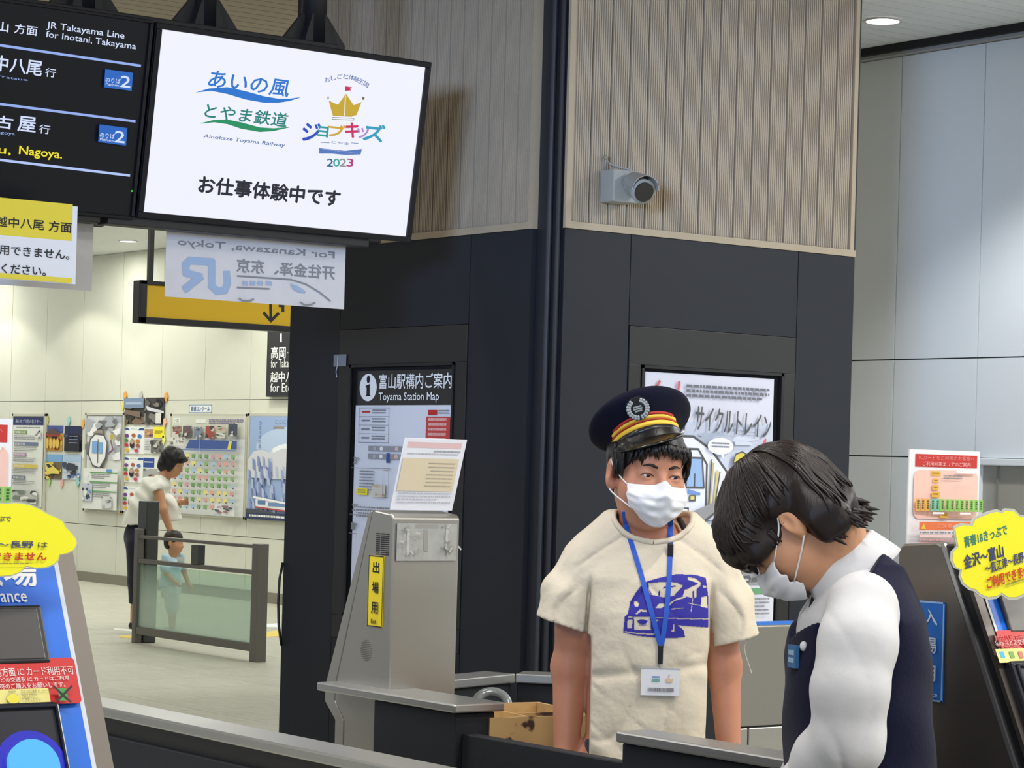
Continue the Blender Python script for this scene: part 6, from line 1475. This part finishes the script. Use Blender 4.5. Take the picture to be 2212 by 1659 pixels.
for q in (-1, 1):
    for i in range(16): lock((q * .076, .034 + rnd.uniform(.0, .055), -.065 + rnd.uniform(-.012, .012)), (0, rnd.uniform(-.1, .25), -1), rnd.uniform(.025, .045), .0065)
    for i in range(14): lock((q * .074, -.075 + rnd.uniform(0, .055), .012), (rnd.uniform(-.1, .1), rnd.uniform(-.3, .1), -1), rnd.uniform(.015, .034), .0055)
for i in range(34):
    x = rnd.uniform(-.062, .062); lock((x, -.100 + abs(x) * .25, .034), (rnd.uniform(-.2, .2), -.12, -1), rnd.uniform(.022, .044), .006)
mb.build('hair_locks', parent=hair, smooth=True)
# shirt
V = Vol(axis((-.25, .2, .0045)), axis((-.32, .30, .0045)), axis((.80, 1.42, .0045)))
tor = [(.86, .032, .01, .116, .152), (1.0, .026, .01, .111, .146), (1.10, .022, .01, .108, .142), (1.20, .018, .01, .105, .146), (1.27, .020, .01, .095, .14), (1.315, .022, .01, .070, .118), (1.35, .026, .01, .050, .075)]
V.loft(tor, .02)
V.chain([shn + Vector((0, .0, -.005)), L(1853, 1390, -.172), L(1836, 1490, -.19), eln + Vector((.004, 0, .0)), (eln + wrn) / 2 + Vector((.008, 0, .008)), wrn + Vector((.012, -.008, .004))], [.056, .057, .056, .054, .050, .038], .02)
V.chain([shf + Vector((0, -.03, -.005)), (shf + elf) / 2, elf, (elf + wrf) / 2, wrf], [.058, .058, .052, .046, .034], .02)
def sfold(X, Y, Z):
    near = np.clip((-.10 - Y) / .05, 0, 1)
    top = np.clip((Z - 1.16) / .08, 0, 1); low = np.clip((1.13 - Z) / .05, 0, 1)
    def crease(ph, w=6): return (1 - np.abs(np.sin(ph))) ** w
    m = .5 + .5 * np.sin(19 * X + 23 * Z + 1) * np.sin(16 * Z - 11 * X)
    r1 = crease(22 * (X * .85 + .45 * (Z - 1.3)) + 1.6 * np.sin(11 * Z + 8 * X) + 4 * Y, 4); r2 = crease(24 * (Z * .8 + X * .6) + 1.8 * np.sin(15 * X - 6 * Z), 4); r3 = crease(19 * (X * .9 - Z * .5) + 2.0 * np.sin(10 * Z), 5)
    return near * (.0022 * top * r1 * m + .0070 * low * r2 * (.4 + .6 * m) + .0022 * r3 * (1 - m) - .001)
V.warp(sfold)
V.plane(L(1825, 1214, 0), (-.63, 0, .77), .004)
shirt = V.build('white_shirt', SH, st, 1)
# cuffs
for w_, e_ in ((wrn, eln), (wrf, elf)):
    d = (w_ - e_).normalized(); MB().tube([w_ - d * .055, w_ + d * .006], .041, SH, 24, r2=.039).build('cuff', parent=shirt, smooth=True).modifiers.new('b', 'BEVEL').width = .003
# stand-up collar: folded band round the neck
ctr = L(1823, 1213, .008); axn = Vector((-.63, 0, .77)); sd = Vector((0, 1, 0)); fr_ = axn.cross(sd)
if fr_.x > 0: fr_ = -fr_
N_ = 44; R = []
for (rr, hh) in ((.054, -.030), (.057, .0), (.058, .024), (.0595, .027), (.062, .024), (.074, -.006), (.079, -.020)):
    row = []
    for i in range(N_ + 1):
        t = -2.75 + 5.5 * i / N_; spread = 1 + .10 * max(0, -math.cos(t)); c_ = math.cos(t)   # t=0 at the back
        p = ctr + axn * (-.016 + hh * (1.0 if rr < .0585 else 1.15 + .5 * max(0, -c_))) + (fr_ * (-c_) * (rr + .004) + sd * math.sin(t) * rr) * spread
        row.append(p)
    R.append(row)
vs = [p for r_ in R for p in r_]; fs = [(j * (N_ + 1) + i, j * (N_ + 1) + i + 1, (j + 1) * (N_ + 1) + i + 1, (j + 1) * (N_ + 1) + i) for j in range(len(R) - 1) for i in range(N_)]
co = MB().add(vs, fs, SH).build('collar', parent=shirt, smooth=True); md = co.modifiers.new('t', 'SOLIDIFY'); md.thickness = .002
# vest
V = Vol(axis((-.16, .24, .004)), axis((-.24, .22, .004)), axis((.80, 1.40, .004)))
V.loft([(z, cx, cy, rx + .010, ry + .008) for z, cx, cy, rx, ry in tor], .02)
V.cap(L(1885, 1232, -.045), shn + Vector((.01, .055, .030)), .030, .036, .03)
V.cap(L(1890, 1232, .05), shf + Vector((.01, -.055, .030)), .030, .036, .03)
V.warp(lambda X, Y, Z: .002 * np.sin(45 * Z + 20 * X + 3 * np.sin(12 * Y)))
# arm holes, neck and V opening
V.ell(shn + Vector((-.012, -.03, -.03)), (.074, .085, .098), .004, 'sub', Matrix.Rotation(.15, 3, 'Y')); V.ell(shf + Vector((-.012, .03, -.03)), (.074, .085, .098), .004, 'sub')
V.cap(nb + Vector((.012, 0, .085)), nb + Vector((-.012, 0, -.005)), .078, .066, .004, 'sub')
V.cap(nb + Vector((-.02, 0, .0)), L(1748, 1390, .01), .062, .010, .004, 'sub')
pt_ = L(1887, 1200, 0); zl_ = L(1750, 1378, 0).z
V.op((-.3, -.3, .8), (.3, .3, 1.45), lambda X, Y, Z: np.maximum(-((X - pt_.x) * -.814 + (Z - pt_.z) * .58), zl_ - Z + .35 * np.abs(Y)) , .004, 'sub')
V.op((-.3, -.3, .8), (.3, .3, .87), lambda X, Y, Z: Z - .872 + 0 * X + 0 * Y, .003, 'sub')
vest = V.build('navy_vest', NV, st, 2); tv_ = bvh(vest)
# piping light strip along the vest collar edge, name tag, buttons, tie
p = L(1740, 1424, -.055); h = tv_.find_nearest(p); p = h[0] + h[1] * .002
o = MB().box(-.0035, .0035, -.015, .015, -.018, .018, mat((52, 106, 156), .35)).box(-.0045, -.0035, -.010, .010, .002, .010, mat((150, 180, 206), .4)).box(-.0045, -.0035, -.010, .010, -.010, -.002, mat((150, 180, 206), .4)).build('name_tag', parent=vest, bevel=.001, loc=p + Vector((-.004, 0, 0)), rot=(0, 0, .3))
for (u, v) in ((1752, 1400), (1769, 1408)):
    h = tv_.find_nearest(L(u, v, -.07)); MB().ball((0, 0, 0), (.006, .005, .008), mat((220, 216, 222), .3)).build('white_pin', parent=vest, smooth=True, loc=h[0] + h[1] * .002)
MB().tube(densify([L(1768, 1290, -.015), L(1757, 1320, -.02), L(1752, 1350, -.03), L(1746, 1390, -.02)], 8), lambda t: .011 * (1 - .5 * t), mat((20, 24, 30), .6), 10).build('neck_ribbon', parent=shirt, smooth=True)
# trousers and shoes, hidden by the counter
V = Vol(axis((-.16, .2, .012)), axis((-.22, .22, .012)), axis((0, .95, .012)))
V.loft([(.78, .012, .01, .105, .16), (.92, .012, .01, .10, .156)], .03)
for q in (-1, 1): V.chain([(.012, .01 + q * .085, .80), (.012, q * .085, .45), (.02, q * .085, .07)], [.09, .066, .052], .03)
V.build('trousers', NV, st, 2)
V = Vol(axis((-.25, .15, .008)), axis((-.2, .2, .008)), axis((-.01, .12, .008)))
for q in (-1, 1): V.cap((.04, q * .085, .045), (-.13, q * .095, .034), .040, .034, .01)
V.plane((0, 0, .002), (0, 0, -1)); V.build('shoes', mat((24, 24, 26), .4), st, 2)
# slip of paper at her fingertips
P = pz(1722, 1598, 1.012); mb = MB()
mb.add([(0, 0, 0), (.09, -.02, .0), (.095, .05, .006), (.01, .06, .012), (0, 0, .0015), (.09, -.02, .0015), (.095, .05, .0075), (.01, .06, .0135)], [(3, 2, 1, 0), (4, 5, 6, 7), (0, 1, 5, 4), (1, 2, 6, 5), (2, 3, 7, 6), (3, 0, 4, 7)], PAPER)
o = mb.build('paper_slip', loc=P + Vector((-.02, -.03, -.008))); tag(o, 'small white paper slip on the counter under the bowing person', 'paper')
# ================================================================== WOMAN AND TODDLER IN THE HALL
HAIR3 = hairmat('black_hair_hall', (20, 18, 20), .45)
X0h = (330 - 1106) / FPX * 20.9
wo, L = figure('person', 'standing person in white sleeveless top and dark trousers by the wall posters', X0h, 20.9)
V = Vol(axis((-.26, .05, .012), (.05, .32, .007)), axis((-.25, .25, .012)), axis((.0, 1.3, .014), (1.3, 1.62, .007)))
hd = L(374, 1000, 0); f = Vector((.86, -.34, -.36)).normalized(); rgt = f.cross(UP).normalized(); upv = rgt.cross(f); Hw = Matrix.Identity(4)
def face_matrix(c, f):
    f = Vector(f).normalized(); r_ = f.cross(UP).normalized(); u_ = r_.cross(f); m = Matrix.Identity(4); x_ = (-f).cross(u_) * -1
    x_ = (-f).cross(u_)
    # columns must satisfy x cross y = z with y = -f, z = u
    x_ = (-f).cross(u_)
    for i in range(3): m[i][0] = x_[i]; m[i][1] = -f[i]; m[i][2] = u_[i]; m[i][3] = c[i]
    if m.to_3x3().determinant() < 0:
        for i in range(3): m[i][0] *= -1
    return m
Hw = face_matrix(hd, (.86, -.34, -.36)); PW = head_sdf(V, Hw, 1.0)
nbw = L(352, 1038, 0); V.cap(PW(0, .03, -.06), nbw, .052, .055, .02)
V.chain([L(305, 1150, 0), L(315, 1095, 0), L(334, 1050, 0)], [.10, .11, .09], .03)
sn, en, wn = L(340, 1052, -.13), L(352, 1100, -.17), L(368, 1146, -.12); V.chain([sn, en, wn], [.046, .038, .027], .02)
sf, ef, wf = L(345, 1055, .13), L(372, 1092, .12), L(394, 1084, -.02); V.chain([sf, ef, wf], [.044, .036, .026], .02)
hand_sdf(V, wf, (.95, -.2, -.15), (0, -.7, .7), (0, .5, .8), 1.0, .4); hand_sdf(V, wn, (.5, .1, -.9), (.8, 0, .4), (.3, .9, 0), 1.0, .3)
for q, xk in ((-1, 0), (1, .02)): V.chain([L(297, 1170, q * .08), L(296, 1260, q * .075), (L(289, 1345, q * .07))], [.08, .05, .032], .02)
V.build('body', SK2, wo, 1); eyes(wo, PW, Hw, 1.0)
V = Vol(axis((-.05, .34, .007)), axis((-.2, .2, .007)), axis((1.3, 1.66, .007)))
R3 = Hw.to_3x3()
V.ell(PW(0, .022, .042), (.094, .116, .098), .02, 'add', R3); V.ell(PW(0, .06, -.04), (.09, .07, .075), .03, 'add', R3)
for q in (-1, 1): V.ell(PW(q * .07, -.02, -.01), (.026, .04, .06), .02, 'add', R3)
V.ell(PW(0, -.10, -.045), (.075, .075, .085), .01, 'sub', R3); V.ell(PW(0, -.085, .07), (.06, .03, .026), .02, 'add', R3)
V.warp(lambda X, Y, Z: .005 * np.sin(60 * X + 30 * Z) * np.sin(50 * Z - 40 * Y)); V.build('hair', HAIR3, wo, 2)
V = Vol(axis((-.27, .28, .010)), axis((-.24, .24, .010)), axis((.88, 1.48, .010)))
V.chain([L(300, 1148, 0), L(314, 1098, 0), L(334, 1058, 0), L(350, 1045, 0)], [.145, .145, .125, .075], .03)
V.cap(L(340, 1050, -.08), L(340, 1056, -.14), .075, .064, .03); V.cap(L(345, 1052, .08), L(345, 1058, .14), .075, .062, .03)
V.cap(L(360, 1085, -.02), L(372, 1120, -.02), .085, .075, .03)
V.warp(lambda X, Y, Z: .009 * np.sin(46 * (X * .8 + Z * .5) + 3 * np.sin(11 * Z)))
V.cap(L(342, 1072, -.17), L(352, 1110, -.22), .060, .058, .006, 'sub'); V.ell(PW(0, .03, -.10), (.075, .075, .06), .01, 'sub', R3)
V.op((-.4, -.4, .85), (.4, .4, .93), lambda X, Y, Z: Z - .90 - .12 * X + 0 * Y, .006, 'sub')
V.build('white_top', cloth('white_top', (232, 232, 224), .8, .15, 20), wo, 2)
V = Vol(axis((-.3, .2, .012)), axis((-.22, .22, .012)), axis((.1, 1.0, .012)))
V.ell(L(299, 1160, 0), (.125, .13, .16), .03)
for q in (-1, 1): V.chain([L(297, 1175, q * .075), L(297, 1255, q * .07), L(297, 1326, q * .07)], [.10, .082, .070], .03)
V.op((-.4, -.4, 0), (.4, .4, .22), lambda X, Y, Z: Z - .215 + 0 * X + 0 * Y, .005, 'sub')
V.build('dark_trousers', cloth('navy_trousers', (24, 26, 46), .8, .1, 60), wo, 2)
V = Vol(axis((-.28, .2, .008)), axis((-.2, .2, .008)), axis((-.01, .16, .008)))
for q in (-1, 1): V.cap(L(288, 1352, q * .07), L(302, 1358, q * .07) + Vector((.08, 0, 0)), .042, .034, .01)
V.op((-.4, -.4, -.1), (.4, .4, .0), lambda X, Y, Z: Z - .004 + 0 * X + 0 * Y, .003, 'sub'); V.build('shoes', mat((26, 26, 30), .5), wo, 1)
# toddler
Xt = (378 - 1106) / FPX * 20.4
to, L = figure('person', 'toddler in light blue shirt walking behind the green glass barrier', Xt, 20.4)
V = Vol(axis((-.2, .2, .008)), axis((-.2, .2, .008)), axis((0, .62, .010), (.62, .92, .006)))
Ht = face_matrix(L(377, 1172, 0), (.92, -.30, -.05)); PT = head_sdf(V, Ht, .80)
V.cap(PT(0, .02, -.05), L(374, 1196, 0), .034, .036, .02)
V.loft([(.30, -.01, 0, .07, .07), (.45, -.01, 0, .072, .075), (.58, -.005, 0, .06, .075), (.63, 0, 0, .03, .04)], .03)
V.chain([L(358, 1208, -.085), L(358, 1238, -.10), L(378, 1258, -.10)], [.028, .024, .019], .012); V.chain([L(390, 1206, .08), L(396, 1232, .10), L(408, 1262, .08)], [.028, .024, .018], .012)
hand_sdf(V, L(378, 1258, -.10), (.8, -.1, -.5), (.3, 0, .9), (0, .9, 0), .5); hand_sdf(V, L(408, 1262, .08), (.4, -.1, -.9), (.8, 0, .3), (0, .9, 0), .5)
for q in (-1, 1): V.chain([L(370, 1275, q * .04), L(372, 1315, q * .045), L(372, 1352, q * .045)], [.05, .036, .028], .02)
V.build('body', SK2, to, 1); eyes(to, PT, Ht, .80)
V = Vol(axis((-.15, .15, .006)), axis((-.15, .15, .006)), axis((.66, .95, .006))); R3 = Ht.to_3x3()
V.ell(PT(0, .018, .042), (.066, .084, .074), .02, 'add', R3); V.ell(PT(0, .05, -.02), (.058, .05, .05), .02, 'add', R3); V.ell(PT(0, -.085, -.025), (.056, .062, .062), .008, 'sub', R3)
for q in (-1, 1): V.ell(PT(q * .085, .01, -.02), (.03, .022, .03), .005, 'sub', R3)
V.build('hair', hairmat('toddler_hair', (44, 34, 30), .45), to, 2)
V = Vol(axis((-.2, .2, .008)), axis((-.2, .2, .008)), axis((.34, .70, .008)))
V.loft([(.40, -.01, 0, .092, .088), (.50, -.008, 0, .088, .088), (.59, -.004, 0, .074, .085), (.635, 0, 0, .045, .055)], .02)
V.cap(L(358, 1206, -.075), L(357, 1228, -.095), .040, .042, .015); V.cap(L(390, 1204, .07), L(394, 1222, .09), .038, .040, .015)
V.warp(lambda X, Y, Z: .005 * np.sin(60 * (X * .6 + Z * .8)))
V.build('light_blue_shirt', cloth('pale_blue', (176, 206, 220), .8, .15, 30), to, 2)
V = Vol(axis((-.2, .2, .01)), axis((-.2, .2, .01)), axis((.1, .5, .01)))
V.ell(L(370, 1272, 0), (.085, .085, .085), .02)
for q in (-1, 1): V.chain([L(370, 1280, q * .045), L(372, 1312, q * .05)], [.066, .060], .02)
V.build('shorts', cloth('pale_shorts', (190, 204, 210), .8), to, 2)
V = Vol(axis((-.15, .15, .006)), axis((-.15, .15, .006)), axis((-.01, .1, .006)))
for q in (-1, 1): V.cap((-.03, q * .045, .03), (.06, q * .048, .024), .028, .024, .01)
V.op((-.4, -.4, -.1), (.4, .4, .0), lambda X, Y, Z: Z - .003 + 0 * X + 0 * Y, .003, 'sub'); V.build('shoes', mat((200, 200, 206), .6), to, 1)
